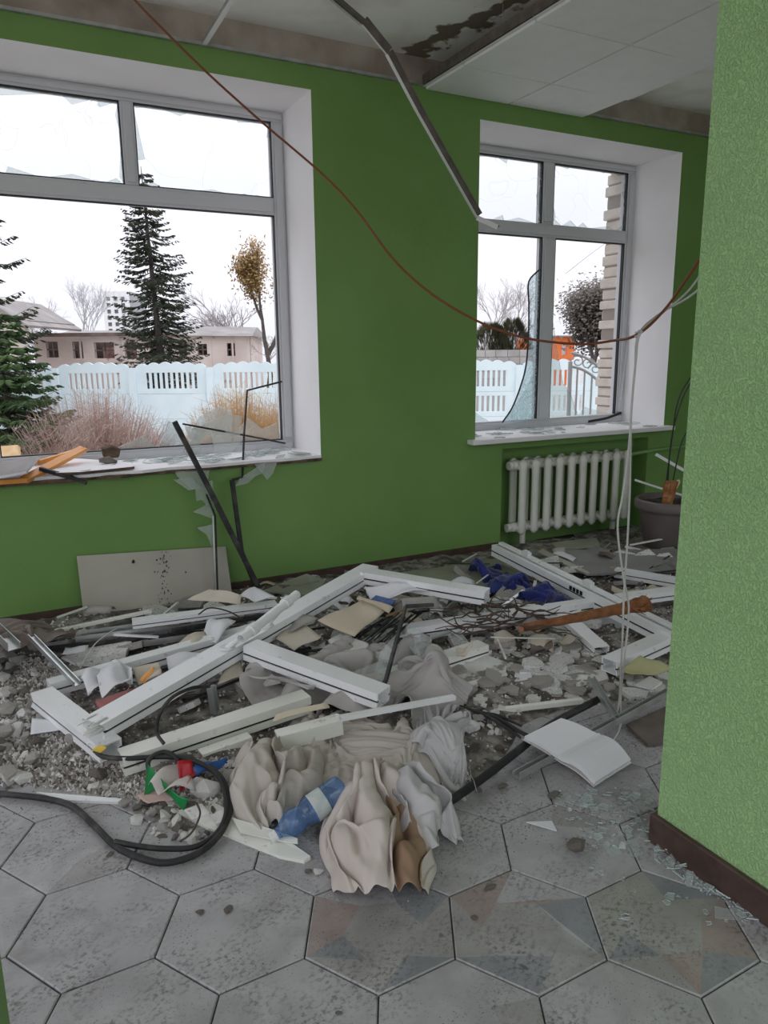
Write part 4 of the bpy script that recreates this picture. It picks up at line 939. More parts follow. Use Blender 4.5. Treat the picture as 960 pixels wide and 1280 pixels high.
# finest grit
def grit(n, zn, s0, s1, m, name, label, mixm):
    mb = MB(); r = random.Random(n)
    for k in range(n):
        x, y, z0 = zn(r); s = r.uniform(s0, s1); a = r.random() * 6
        P = [(x + math.cos(a + q) * s * r.uniform(0.6, 1.2), y + math.sin(a + q) * s * r.uniform(0.6, 1.2), z0 - 0.001) for q in (0, 2.1, 4.2)]
        T = (x + r.uniform(-.3, .3) * s, y + r.uniform(-.3, .3) * s, z0 + s * r.uniform(0.5, 1.0))
        mb.add(P + [T], [(0, 1, 3), (1, 2, 3), (2, 0, 3)], r.randrange(len(mixm)))
    o = mb.build(name, mixm); stuff(o); return tag(o, label, 'grit')
zall = zone([(-20, 800), (300, 740), (840, 690), (845, 870), (660, 900), (560, 1005), (290, 1050), (200, 1050), (150, 1000), (-20, 985)])
grit(9000, zall, 0.003, 0.012, None, 'plaster_grit', 'fine plaster grit strewn through the wreckage', [G['rub1'], G['rub2'], G['rub3'], G['rub3']])
zt = zone([(0, 985), (150, 1000), (300, 1060), (400, 1090), (560, 1010), (700, 900), (830, 880), (820, 1010), (700, 1060), (500, 1130), (200, 1110), (0, 1060)])
grit(6000, zl, 0.003, 0.016, None, 'rubble_grit', 'crushed plaster heaped in front of the torn door frame', [G['rub1'], G['rub3'], G['rub2'], G['rub1']])
grit(1500, zt, 0.0012, 0.0045, None, 'floor_crumbs', 'tiny crumbs scattered over the tiles in front of the wreckage', [G['rub2'], G['rub2'], G['rub1']])
# glass on the floor
za = zone([(680, 985), (760, 985), (815, 985), (822, 1050), (770, 1060), (735, 1070), (700, 1020)])
zb = zone([(818, 1050), (840, 1058), (960, 1140), (960, 1158), (930, 1145), (860, 1105), (820, 1075)])
scatter_glass(70, za, (0.008, 0.022), 'small glass shard on the tiles between the open book and the stucco wall', 'glass shards by the open book', 1, 0.35)
scatter_glass(85, zb, (0.008, 0.020), 'small glass shard swept along the foot of the stucco wall', 'glass shards along the brown skirting', 1, 0.6)
zg = zone([(730, 1080), (960, 1150), (940, 1180), (800, 1120)]); scatter_glass(14, zg, (0.006, 0.018), 'lone glass shard on the tiles in front of the skirting', 'lone glass shards on the tiles', 1, 0.2)
for k, pl in enumerate(([(779, 1052), (795, 1048), (804, 1066), (790, 1071)], [(757, 1062), (770, 1056), (778, 1066), (764, 1072)], [(893, 1132), (894, 1146), (920, 1149), (917, 1138)], [(695, 1048), (722, 1050), (738, 1066), (712, 1060)])):
    mb = MB(); mb.slab([az(x, y, 0.006) for x, y in (pl if k < 3 else [(658, 1027), (690, 1026), (696, 1038)])], 0.004); o = mb.build('glass_shard', G['clear_broken_glass'] if k < 3 else G['paper'], fix=True)
    tag(o, ['large flat glass shard near the end of the stucco wall', 'flat glass shard beside the concrete chunk', 'rectangular glass shard against the skirting shards', 'white ceramic splinter lying on the tiles'][k], 'glass shard' if k < 3 else 'splinter')
r_ = random.Random(12); mb = MB()
for k in range(420):
    x, y, z0 = (za if k % 3 == 0 else zb)(r_); s = r_.uniform(.0015, .005); a = r_.random() * 6; P = [(x + math.cos(a + q) * s, y + math.sin(a + q) * s * r_.uniform(.4, 1), z0) for q in (0, 2.1, 4.2)]
    mb.add(P + [(px_, py_, z0 + .003) for px_, py_, _ in P], [(3, 4, 5), (0, 1, 4, 3), (1, 2, 5, 4), (2, 0, 3, 5)], r_.randrange(2))
o = mb.build('glass_crumbs', [G['glass_edge'], G['clear_broken_glass']]); stuff(o); tag(o, 'tiny glass crumbs among the shards by the stucco wall', 'glass crumbs')
mb = MB(); c = az(782, 1146, 0.003); mb.tube([c + Vector((0.012 * math.cos(a), 0.010 * math.sin(a), 0)) for a in [q * 0.5 for q in range(12)]] + [c + Vector((-0.02, 0.004, 0))], 0.0016, 6); o = mb.build('plastic_ring', G['clear_broken_glass']); tag(o, 'small clear plastic ring on the patterned tile', 'plastic ring')

# ---- plastic profiles
def profile(a, b, w, h, m, parent=None, name='profile', up=(0, 0, 1), ends=(True, True), jag=0.0, groove=True):
    """hollow window profile, a->b along the middle of the top face; seal lines run in its grooves"""
    a = Vector(a); b = Vector(b); d = (b - a).normalized(); sx = d.cross(Vector(up)).normalized(); u = sx.cross(d).normalized()
    g = 0.010; x = w / 2
    sec = [(-x, 0), (x, 0), (x, -h * .48), (x - g, -h * .50), (x - g, -h * .60), (x, -h * .62), (x, -h), (-x, -h), (-x, -h * .62), (-x + g, -h * .60), (-x + g, -h * .50), (-x, -h * .48)]
    if not groove: sec = [(-x, 0), (0, 0.0), (x, 0), (x, -h / 2), (x, -h), (0, -h), (-x, -h), (-x, -h / 2)]
    n = len(sec); mb = MB(); r = random.Random(int(abs(a.x * 1000)))
    def loop(q, k, j=0.0): return [q + sx * (X * k) + u * ((Y + h / 2) * k - h / 2) + d * (r.uniform(-j, j) if j else 0) for X, Y in sec]
    rings = []
    L0 = (b - a).length; dep = min(0.07, L0 * 0.2)
    rings = [loop(a + d * dep, 0.80), loop(a, 0.84, jag), loop(a, 1.0, jag), loop(b, 1.0), loop(b, 0.84), loop(b - d * dep, 0.80)]
    vs = [p for ring in rings for p in ring]
    fs = [(i * n + k, i * n + (k + 1) % n, (i + 1) * n + (k + 1) % n, (i + 1) * n + k) for i in range(5) for k in range(n)]
    fs += [tuple(range(n)), tuple(range(5 * n, 6 * n))[::-1]]
    mb.add(vs, fs)
    o = mb.build(name, m, parent, fix=True)
    if groove:
        for s in (-1, 1):
            mg = MB(); mg.bar(a + u * (-h * .55) + sx * (s * (x - g * 0.6)), b + u * (-h * .55) + sx * (s * (x - g * 0.6)), g * 0.8, h * 0.08, u)
            mg.build('gasket', G['rubber'], o)
    return o
def lone(label, a, b, w, h, m, cat='plastic profile', name='plastic_profile', **k):
    o = profile(az(*a), az(*b), w, h, m, None, name, **k); return tag(o, label, cat)

# fallen door leaf
A0 = az(463, 706, .27); B0 = az(118, 900, .155)
door = thing('door_leaf', 'white plastic door leaf frame with a pull handle lying broken on the wreckage', 'door leaf', (0.9, 2.9, 0.0))
dd = (B0 - A0).normalized()
profile(B0, A0, 0.098, 0.062, G['pvc'], door, 'stile', jag=0.02)
nrm = dd.cross(Vector((0, 0, 1))).normalized()
profile(az(455, 712, .272) , az(609, 738, .245), 0.090, 0.062, G['pvc'], door, 'top_rail')
profile(az(313, 803, .208) + Vector((0, 0, 0)), az(480, 862, .165), 0.085, 0.062, G['pvc'], door, 'middle_rail')
# pull handle
ha, hb = az(301, 799, .30), az(371, 743, .355)
hv = (hb - ha).normalized(); hl = (hb - ha).length
hd = MB(); hd.lathe([(0.0165, 0.12), (0.0165, 0.0), (0.019, 0.0), (0.019, hl), (0.0165, hl), (0.0165, hl - 0.12)], ha, hv, 16); hh = hd.build('pull_handle', G['pvc'], door, fix=True)
for t in (0.2, 0.8):
    q = ha.lerp(hb, t); f_ = B0.lerp(A0, ((q - B0).dot(A0 - B0)) / (A0 - B0).length_squared)
    f_ = f_ + Vector((dd.y, -dd.x, 0)).normalized() * (-0.022 if Vector((dd.y, -dd.x, 0)).y > 0 else 0.022)
    mb = MB(); mb.tube([q - hv * 0.02, q + hv * 0.02], 0.0235, 16); mb.build('clamp', G['pvc'], hh)
    mb = MB(); mb.tube([q, f_ + Vector((0.0, 0, 0.004))], 0.011, 10); mb.build('post', G['pvc'], hh)
    mb = MB(); mb.lathe([(0.0, 0.0), (0.03, 0.0), (0.032, 0.004), (0.028, 0.010), (0.0, 0.011)], f_, (0, 0, 1), 20); mb.build('rose', G['tbar_white'], hh)
# jagged torn end of the stile
rj = random.Random(9); mb = MB()
sxd = dd.cross(Vector((0, 0, 1))).normalized()
for k in range(9):
    x0 = rj.uniform(-0.045, 0.04); z0_ = rj.choice([0, -0.022, -0.045, -0.06]); ln = rj.uniform(0.015, 0.055); wd = rj.uniform(0.01, 0.03)
    p = B0 + sxd * x0 + Vector((0, 0, z0_))
    mb = MB(); mb.slab([p - dd * 0.03, p + sxd * wd - dd * 0.03, p + sxd * wd * 0.8 + dd * ln * 0.6, p + sxd * wd * 0.3 + dd * ln], 0.003); mb.build('torn_splinter', G['pvc_cream'], door, fix=True)

fr = thing('door_frame', 'white plastic door frame corner lying under the door leaf', 'door frame', (0.5, 3.0, 0.0))
profile(az(52, 862, .13), az(138, 928, .10), 0.080, 0.06, G['pvc'], fr, 'bottom_rail', jag=0.012)
profile(az(60, 852, .125), az(330, 778, .15), 0.060, 0.055, G['pvc'], fr, 'jamb')
mb = MB(); mb.bar(az(48, 878, .06), az(130, 938, .04), 0.02, 0.012); mb.build('frame_seal', G['rubber'], fr)

lone('thick cream profile lying in front under the door leaf', (150, 942, .085), (383, 866, .12), 0.075, 0.065, G['pvc_cream'])
lone('short white box trunking under the curtain', (345, 917, .10), (425, 896, .12), 0.055, 0.055, G['pvc_cream'], groove=False)
lone('narrow cream profile end beside the torn curtain', (250, 940, .06), (312, 918, .07), 0.045, 0.035, G['pvc_cream'], groove=False)
lone('thin white strip crossing over the curtain', (425, 895, .16), (568, 869, .10), 0.022, 0.016, G['pvc'], groove=False)
lone('white profile lying behind the rusty bar', (505, 783, .15), (752, 748, .12), 0.070, 0.060, G['pvc'])
lone('cream profile lying in front of the broken glass sheet', (478, 842, .10), (604, 803, .11), 0.075, 0.060, G['pvc_cream'])
lone('narrow greenish strip at the curtain top', (545, 866, .06), (622, 844, .05), 0.028, 0.022, G['pvc_cream'], groove=False)
lone('flat white profile on the heap below the beige panel', (165, 775, .17), (345, 752, .17), 0.060, 0.035, G['pvc'])
lone('long thin white strip leaning over the heap at the left', (42, 793, .09), (190, 762, .16), 0.028, 0.012, G['pvc_cream'], groove=False)
o_strip = lone('white strip with an orange end cap on the tiles', (618, 886, .03), (728, 873, .035), 0.022, 0.018, G['pvc_cream'], groove=False)
o = mat('orange_cap_plastic', (0.65, 0.12, 0.02), 0.5); mb = MB(); c = az(617, 885, .03); mb.lathe([(0, 0), (0.014, 0), (0.014, 0.016), (0, 0.016)], c + Vector((-0.006, 0, -0.02)), (0, 0, 1), 12); mb.build('end_cap', o, o_strip)
for k, (a, b, w_, m_) in enumerate((((95, 800, .09), (300, 776, .11), .03, 'alu'), ((110, 792, .11), (330, 762, .13), .022, 'alu'), ((60, 812, .06), (310, 785, .09), .03, 'black_dusty'), ((180, 806, .08), (340, 782, .09), .016, 'galv'), ((215, 790, .12), (350, 768, .13), .018, 'black_dusty'))):
    mb = MB(); A_, B_ = az(*a), az(*b); mb.bar(A_, B_, w_, 0.012); mb.bar(A_, B_, 0.004, 0.022, dx=w_ / 2 - 0.002, dz=0.01); o = mb.build('metal_strip', G[m_])
    tag(o, ['long aluminium strip on the heap under the flat white profile', 'upper aluminium strip directly below the beige panel', 'long black strip under the aluminium strips', 'thin galvanised strip at the front of the strip heap', 'short black strip between the aluminium strips'][k], 'metal strip')

# right-hand sash
sash = thing('window_sash', 'long white plastic window sash with two hinge blocks lying below the radiator', 'window sash', (2.7, 2.9, 0.0))
s0, s1 = az(622, 680, .20), az(846, 790, .13)
profile(s0, s1, 0.085, 0.070, G['pvc'], sash, 'long_stile')
sd = (s1 - s0).normalized(); sxx = sd.cross(Vector((0, 0, 1))).normalized()
mb = MB(); mb.bar(s0 + Vector((0, 0, .005)), s1 + Vector((0, 0, .005)), 0.03, 0.012, dx=-0.022); mb.build('glazing_bead', G['pvc'], sash)
mb = MB(); mb.bar(s0 + Vector((0, 0, .002)) + sd * 0.02, s1 + Vector((0, 0, .002)), 0.007, 0.006, dx=0.012); mb.build('seal_line', G['galv'], sash)
for t in (0.19, 0.57):
    q = s0.lerp(s1, t) + Vector((0, 0, 0.012)) - sxx * 0.02
    mb = MB(); mb.bar(q - sd * 0.03, q + sd * 0.03, 0.028, 0.036); mb.bar(q - sd * 0.02, q + sd * 0.02, 0.018, 0.048); mb.build('hinge_block', G['tbar_white'], sash)
q = s0.lerp(s1, 0.52) + sxx * 0.0435 + Vector((0, 0, -0.02))
for k in range(4):
    mb = MB(); p_ = q + sd * (0.028 * k); mb.bar(p_, p_ + sd * 0.02, 0.003, 0.022); mb.build('drain_slot_shade', G['rubber'], sash)  # flat black plates stand in for the shade inside the drain holes
profile(az(688, 752, .10), az(752, 808, .085), 0.075, 0.055, G['pvc'], sash, 'short_stile')
profile(az(762, 824, .105), az(848, 786, .115), 0.078, 0.062, G['pvc'], sash, 'bottom_rail')
frag([(662, 768, .03), (745, 740, .05), (800, 770, .05), (745, 800, .03)], 0.008, G['paper'], 'white panel sheet lying inside the window sash', 'panel sheet', 'panel_sheet')
lone('grooved white profile below the grey panel', (772, 745, .11), (860, 733, .12), 0.075, 0.05, G['pvc'])
lone('white profile under the grey panel by the stucco wall', (770, 710, .10), (860, 725, .10), 0.06, 0.05, G['pvc'])
lone('thin white strip lying in front of the plant pot', (782, 682, .10), (860, 702, .06), 0.025, 0.012, G['pvc'], groove=False)
frag([(655, 688, .08), (700, 687, .09), (860, 686, .09), (860, 712, .09), (735, 717, .09)], 0.014, G['panel_grey'], 'large grey panel lying on the floor under the radiator', 'panel', 'grey_panel')
frag([(672, 690, .11), (678, 686, .12), (737, 715, .10), (733, 717, .09)], 0.012, G['board'], 'narrow beige edge strip on the grey panel', 'strip', 'edge_strip')
frag([(640, 700, .05), (700, 690, .06), (740, 712, .05), (690, 725, .04)], 0.012, G['dark_brown'], 'dark board under the radiator end', 'board scrap', 'board_scrap')
frag([(690, 678, .10), (745, 672, .11), (750, 680, .10), (695, 686, .09)], 0.02, G['board_green'], 'greenish board scrap against the radiator foot', 'board scrap', 'board_scrap')
frag([(500, 716, .07), (620, 698, .07), (655, 716, .07), (640, 728, .07), (590, 738, .07)], 0.02, G['board_green'], 'grey-green board on the floor under the blue cloth', 'board', 'floor_board')
frag([(328, 738, .07), (383, 717, .12), (407, 725, .12), (395, 745, .07)], 0.012, G['board_green'], 'grey-green board leaning at the wall behind the door handle', 'board', 'leaning_board')
frag([(545, 745, .12), (558, 733, .15), (594, 742, .15), (588, 754, .12)], 0.012, G['book_blue'], 'blue and yellow booklet under the top rail corner', 'booklet', 'booklet', G['paper'])
bk = bpy.data.objects['booklet']
mb = MB(); mb.slab([az(556, 745, .145), az(559, 738, .153), az(586, 746, .151), az(583, 752, .142)], 0.002); mb.build('yellow_band', G['yellow'], bk, fix=True)
bk2 = frag([(460, 752, .19), (470, 744, .20), (494, 750, .20), (486, 760, .18)], 0.01, G['book_blue'], 'small blue and white packet on the tan cardboard', 'packet', 'packet')

# ---- sheets
def sheet(pts, m, label, cat, name, bend=0.02, seed=0, n=8, th=0.0012, parent=None, side=None):
    c = [az(*p) for p in pts]; r = random.Random(seed); mb = MB()
    a1, a2, f1, f2, ph = r.uniform(-1, 1), r.uniform(-1, 1), r.uniform(1.5, 4), r.uniform(1.5, 4), r.random() * 6
    P = []
    for i in range(n + 1):
        row = []
        for j in range(n + 1):
            u, v = i / n, j / n
            p = c[0] * (1 - u) * (1 - v) + c[1] * u * (1 - v) + c[2] * u * v + c[3] * (1 - u) * v
            p = p + Vector((0, 0, bend * (math.sin(f1 * u * 2 + ph) * a1 + math.sin(f2 * v * 2 + u * 2 + ph) * a2 + abs(math.sin((u + v) * 3 + ph)) * 0.4)))
            row.append(p)
        P.append(row)
    mb.grid(P, thick=th); o = mb.build(name, m, parent, smooth=True, fix=True)
    if parent is None: tag(o, label, cat)
    return o
sheet([(397, 776, .20), (452, 750, .21), (480, 766, .20), (443, 797, .16)], G['card'], 'tan cardboard sheet lying inside the door leaf', 'cardboard', 'cardboard_sheet', 0.006, 1, th=0.003)
sheet([(448, 742, .22), (492, 763, .19), (486, 768, .19), (446, 750, .20)], G['card'], 'curled cardboard strip behind the tan sheet', 'cardboard', 'cardboard_strip', 0.008, 2, th=0.003)
sheet([(345, 800, .16), (372, 775, .18), (402, 795, .17), (368, 815, .13)], G['paper_beige'], 'beige card with a torn edge beside the door handle', 'paper', 'torn_card', 0.012, 3)
sheet([(335, 790, .17), (365, 770, .19), (400, 776, .18), (350, 798, .16)], G['card_grey'], 'grey-green card sheet beside the door handle', 'paper', 'torn_card', 0.012, 4)
sheet([(118, 838, .16), (148, 828, .18), (166, 852, .15), (128, 872, .13)], G['paper'], 'crumpled white paper inside the door frame corner', 'paper', 'paper_sheet', 0.03, 5)
sheet([(100, 850, .14), (130, 836, .16), (142, 850, .15), (110, 866, .12)], G['paper'], 'folded white paper next to the aluminium profile tip', 'paper', 'paper_sheet', 0.025, 6)
sheet([(138, 828, .15), (165, 838, .16), (166, 852, .14), (150, 850, .13)], G['paper'], 'white paper corner sticking up in the frame corner', 'paper', 'paper_sheet', 0.02, 7)
sheet([(165, 838, .14), (200, 832, .15), (203, 846, .14), (175, 858, .12)], G['paper_beige'], 'open beige notebook pages with orange edges', 'paper', 'notebook', 0.012, 8, th=0.006)
sheet([(174, 850, .14), (190, 834, .16), (194, 836, .16), (180, 856, .13)], G['orange'], 'orange paper edge in the notebook', 'paper', 'paper_strip', 0.01, 9)
frag([(119, 876, .14), (160, 862, .16), (180, 858, .15), (150, 890, .13), (126, 888, .12)], 0.03, G['maroon'], 'maroon folder wedged beside the stile', 'folder', 'folder')
sheet([(40, 899, .06), (88, 902, .07), (90, 912, .05), (38, 919, .05)], G['paper'], 'white paper lying on the rubble below the door frame', 'paper', 'paper_sheet', 0.01, 10)
sheet([(234, 750, .20), (262, 737, .24), (302, 745, .22), (300, 757, .18)], G['paper_beige'], 'crumpled beige paper standing against the beige panel', 'paper', 'paper_sheet', 0.02, 11)
sheet([(296, 748, .20), (318, 735, .22), (345, 746, .20), (318, 752, .19)], G['paper'], 'pale grey paper beside the gasket feet', 'paper', 'paper_sheet', 0.02, 12)
sheet([(255, 790, .15), (264, 772, .19), (295, 774, .19), (270, 806, .13)], G['paper'], 'torn white paper standing up in front of the strip heap', 'paper', 'paper_sheet', 0.02, 13)
sheet([(220, 806, .13), (258, 786, .15), (264, 802, .13), (232, 816, .11)], G['paper_beige'], 'long beige paper strip on the strip heap', 'paper', 'paper_sheet', 0.015, 14)
sheet([(208, 822, .13), (270, 808, .15), (280, 822, .12), (212, 842, .11)], G['paper'], 'white sheet lying between the jamb and the stile', 'paper', 'paper_sheet', 0.012, 15)
sheet([(280, 835, .12), (300, 820, .13), (305, 845, .11), (272, 856, .10)], G['paper_beige'], 'pale card under the door leaf edge', 'paper', 'paper_sheet', 0.008, 16)
sheet([(300, 838, .14), (330, 852, .15), (395, 855, .14), (385, 866, .11)], G['sheer_grey'], 'grey translucent band under the middle rail', 'fabric strip', 'fabric_strip', 0.02, 17)
sheet([(345, 893, .13), (408, 877, .15), (412, 884, .13), (340, 903, .11)], G['card'], 'cream card strip lying on the cream profile', 'cardboard', 'cardboard_strip', 0.004, 18, th=0.004)
sheet([(772, 838, .09), (800, 820, .12), (842, 838, .09), (808, 848, .07)], G['olive_card'], 'folded olive folder below the sash corner', 'folder', 'folder', 0.012, 19, th=0.002)
sheet([(570, 815, .13), (592, 802, .15), (590, 812, .13), (572, 824, .10)], G['paper_beige'], 'beige rag hanging over the cream profile', 'rag', 'rag', 0.01, 20)
sheet([(455, 735, .22), (540, 735, .22), (560, 742, .20), (470, 752, .19)], G['paper'], 'crumpled whitish foil sheet along the top rail', 'paper', 'paper_sheet', 0.03, 21)
sheet([(500, 752, .20), (540, 744, .22), (560, 760, .19), (505, 770, .17)], G['card_grey'], 'grey card sheet behind the broken glass', 'paper', 'torn_card', 0.02, 22)
sheet([(293, 965, .06), (350, 940, .10), (352, 948, .08), (300, 972, .04)], G['card'], 'tan cardboard scrap left of the beige curtain', 'cardboard', 'cardboard_scrap', 0.01, 23, th=0.006)
# broken pane with black spacer standing in the heap
mb = MB(); mb.bar(az(507, 758, .22), az(482, 852, .15), 0.010, 0.016, (0, -1, 0.3)); mb.bar(az(507, 758, .22), az(542, 756, .22), 0.02, 0.012); mb.bar(az(482, 852, .15), az(472, 862, .13), 0.016, 0.012); o = mb.build('glazing_spacer', G['black_dusty']); tag(o, 'black glazing spacer corner standing in the heap beside the glass', 'spacer strip')
for k, pl in enumerate(([(505, 762, .21), (485, 848, .14), (465, 852, .13), (475, 815, .15), (497, 790, .18)], [(508, 778, .19), (540, 798, .15), (535, 838, .11), (505, 800, .15)], [(440, 840, .13), (478, 825, .14), (482, 850, .13), (450, 856, .12)])):
    mb = MB(); mb.slab([az(*p) for p in pl], 0.004); o = mb.build('glass_shard', G['dusty_glass'], fix=True); tag(o, ['large glass shard standing left of the black spacer', 'green-edged glass shard leaning over the cream profile', 'flat glass shard at the foot of the black spacer'][k], 'glass shard')

# loose scraps all through the heap
rc = random.Random(41)
def scrap(zn, k):
    x, y, z0 = zn(rc); m_, ds = rc.choice(SCR); a = rc.random() * 6.3; L_, W_ = rc.uniform(.05, .16), rc.uniform(.03, .10); z0 += rc.uniform(.01, .07)
    d_ = Vector((math.cos(a), math.sin(a), rc.uniform(-.25, .25))); s_ = Vector((-math.sin(a), math.cos(a), rc.uniform(-.25, .25))); c_ = Vector((x, y, z0)); b1, b2, f_ = rc.uniform(-.03, .04), rc.uniform(-.02, .03), rc.uniform(1, 3)
    P = [[c_ + d_ * (L_ * (i / 6 - .5)) + s_ * (W_ * (j / 5 - .5)) + Vector((0, 0, b1 * math.sin(i / 6 * PI) + b2 * math.sin(j / 5 * f_ * 2) + rc.uniform(0, .004))) for j in range(6)] for i in range(7)]
    mb = MB(); mb.grid(P, thick=0.0015); o = mb.build('paper_scrap', m_, fix=True, smooth=True); tag(o, ds + (' in the heap around the door leaf' if k else ' in the heap along the window wall'), 'scrap', ds + ('s around the door leaf' if k else 's along the wall'))
SCR = [(G['paper'], 'curled white paper scrap'), (G['paper_beige'], 'curled beige paper scrap'), (G['card_grey'], 'bent grey card scrap'), (G['card'], 'bent tan card scrap'), (G['dark_brown'], 'bent dark brown scrap'), (G['sheer_grey'], 'limp grey foil scrap')]
for k in range(60): scrap(zc, 1)
for k in range(40): scrap(zf, 0)
STR = [(G['pvc'], 'thin white plastic splinter'), (G['alu'], 'thin aluminium splinter'), (G['black_dusty'], 'thin black rubber splinter'), (G['wood'], 'thin pale wood splinter'), (G['pvc_cream'], 'thin cream plastic splinter')]
for k in range(60):
    x, y, z0 = (zc if k % 2 else zf)(rc); m_, ds = rc.choice(STR); a = rc.gauss(0.15, .5); L_ = rc.uniform(.08, .32); d_ = Vector((math.cos(a) , math.sin(a), rc.uniform(-.12, .12))); c_ = Vector((x, y, z0 + rc.uniform(.015, .09)))
    if c_.y + abs(d_.y) * L_ / 2 > 3.98: continue
    mb = MB(); mb.bar(c_ - d_ * L_ / 2, c_ + d_ * L_ / 2, rc.uniform(.006, .02), rc.uniform(.003, .01)); o = mb.build('splinter', m_); wh = ' in the heap around the door leaf' if k % 2 else ' in the heap along the window wall'; tag(o, ds + wh, 'splinter', ds + 's' + wh)
scatter_glass(26, zc, (0.03, 0.075), 'broken window-glass piece in the heap around the door leaf', 'glass around the door leaf', 0, 0.5, 0.04)
# aluminium angle pointing out of the heap on the left, and others
def angle_bar(a, b, w_, m_, label, name='aluminium_profile', cat='metal profile'):
    mb = MB(); A_, B_ = az(*a), az(*b); mb.bar(A_, B_, w_, 0.003); mb.bar(A_, B_, 0.003, w_ * 0.8, dx=w_ / 2, dz=w_ * 0.4); mb.bar(A_, B_, 0.003, w_ * 0.5, dx=-w_ / 2, dz=w_ * 0.25)
    o = mb.build(name, m_); return tag(o, label, cat)
angle_bar((39, 797, .22), (97, 857, .13), 0.026, G['alu'], 'bright aluminium profile sticking up at the left of the heap')
angle_bar((262, 858, .16), (267, 890, .06), 0.032, G['alu'], 'short bright aluminium stud under the stile')
angle_bar((645, 972, .015), (842, 863, .05), 0.03, G['galv'], 'long galvanised channel passing under the open book')
angle_bar((738, 848, .12), (772, 903, .03), 0.026, G['alu'], 'bright aluminium channel leaning beside the hanging cables')
mb = MB(); pts = [az(560, 1003, .02), az(600, 975, .03), az(648, 938, .035), az(690, 905, .04), az(748, 874, .06)]; mb.tube(catmull(pts, 4), 0.014, 7); o = mb.build('black_hose', G['black_dusty'], smooth=True); tag(o, 'thick black rubber strip running from the curtain past the open book', 'rubber strip')
mb = MB()
for k in range(9):
    r_ = random.Random(k); p0 = az(575 + k * 3, 882 + k, .05); p1 = az(655 + r_.uniform(-8, 8), 915 + r_.uniform(-10, 8), .05)
    mb.tube(catmull([p0, p0.lerp(p1, .5) + Vector((0, 0, r_.uniform(0, .02))), p1], 4), 0.004, 5)
o = mb.build('wire_bundle', G['black_dusty']); tag(o, 'frayed bundle of dark wires left of the open book', 'wire bundle')

# broken white sill boards on the tiles in front
frag([(180, 989, .012), (228, 990, .014), (262, 1000, .016), (300, 1020, .016), (345, 1040, .016), (388, 1070, .012), (380, 1076, .010), (350, 1070, .010), (300, 1050, .010), (240, 1025, .010), (190, 1000, .010)], 0.012, G['pvc_cream'], 'long broken white sill board lying on the tiles', 'sill board', 'sill_board')
frag([(290, 1022, .025), (335, 1035, .028), (372, 1048, .025), (372, 1054, .02), (345, 1050, .02), (300, 1040, .02)], 0.004, G['pvc_cream'], 'peeled upper skin of the white sill board', 'sill board', 'sill_skin')
frag([(45, 990, .010), (62, 991, .012), (165, 999, .012), (164, 1003, .010), (80, 1000, .008)], 0.010, G['pvc'], 'thin white board strip beside the black cable', 'sill board', 'sill_strip')

# ---- black cable loops
def cable(pts, r_, label, m_=None):
    mb = MB(); mb.tube(catmull([az(*p) for p in pts], 7), r_, 8); o = mb.build('black_cable', m_ or G['black_dusty'], smooth=True); return tag(o, label, 'cable')
cable([(-60, 985, .012), (0, 992, .012), (55, 998, .012), (90, 1008, .014), (118, 1032, .012), (145, 1058, .012), (180, 1074, .012), (212, 1078, .012), (248, 1066, .014), (275, 1042, .02), (288, 1012, .03), (284, 990, .05), (276, 972, .06), (262, 958, .06)], 0.0095, 'thick black cable looping over the tiles at the left')
cable([(143, 1052, .02), (175, 1058, .012), (210, 1061, .012), (245, 1058, .016), (272, 1040, .022), (283, 1015, .035), (280, 985, .06), (268, 965, .075), (240, 950, .08), (205, 946, .08), (160, 948, .08), (130, 946, .075), (118, 938, .09)], 0.008, 'second black cable loop running back under the profiles')
cable([(205, 930, .10), (196, 915, .13), (200, 892, .17), (215, 872, .21), (240, 860, .22), (262, 858, .20)], 0.006, 'thin black cable bowing up over the stile')
cable([(215, 975, .05), (190, 968, .06), (186, 950, .08), (205, 940, .09), (222, 950, .08), (218, 968, .05)], 0.008, 'black cable ring under the cream profile')
cable([(248, 768, .20), (262, 760, .22), (285, 764, .21), (305, 775, .19)], 0.0035, 'thin black wire over the flat white profile')
cable([(100, 835, .12), (118, 806, .16), (138, 790, .18), (147, 786, .17)], 0.0025, 'thin white wire arching at the left of the heap', G['cable_white'])
cable([(225, 1052, .02), (240, 1040, .04), (250, 1018, .05), (246, 1004, .04)], 0.003, 'thin brown wire standing in the cable loop', G['twig'])
# ---- twig tangle
mb = MB(); r_ = random.Random(31)
for k in range(34):
    p = az(r_.uniform(590, 660), r_.uniform(752, 790), r_.uniform(.12, .22)); pts = [p]
    a = r_.uniform(-0.6, 0.6) + (PI if r_.random() < .4 else 0)
    for s in range(4): a += r_.uniform(-.7, .7); pts.append(pts[-1] + SIDE * (0.06 * math.cos(a)) + HEAD * (0.06 * math.sin(a)) + Vector((0, 0, r_.uniform(-.03, .03))))
    mb.tube(catmull(pts, 3), [0.005 - 0.003 * i / 12 for i in range(13)], 5)
o = mb.build('twig_tangle', G['twig']); tag(o, 'tangle of dark dry twigs left of the rusty bar', 'twigs')
mb = MB(); r_ = random.Random(32)
for k in range(14):
    p = az(440 + k * 4, 800 + r_.uniform(-8, 3), .15); q = az(475 + k * 4, 770 + r_.uniform(-4, 4), .19); mb.bar(p, q, 0.005, 0.004)
o = mb.build('slat_bundle', G['rubber']); tag(o, 'sheaf of thin black plastic slats under the tan cardboard', 'plastic slats')

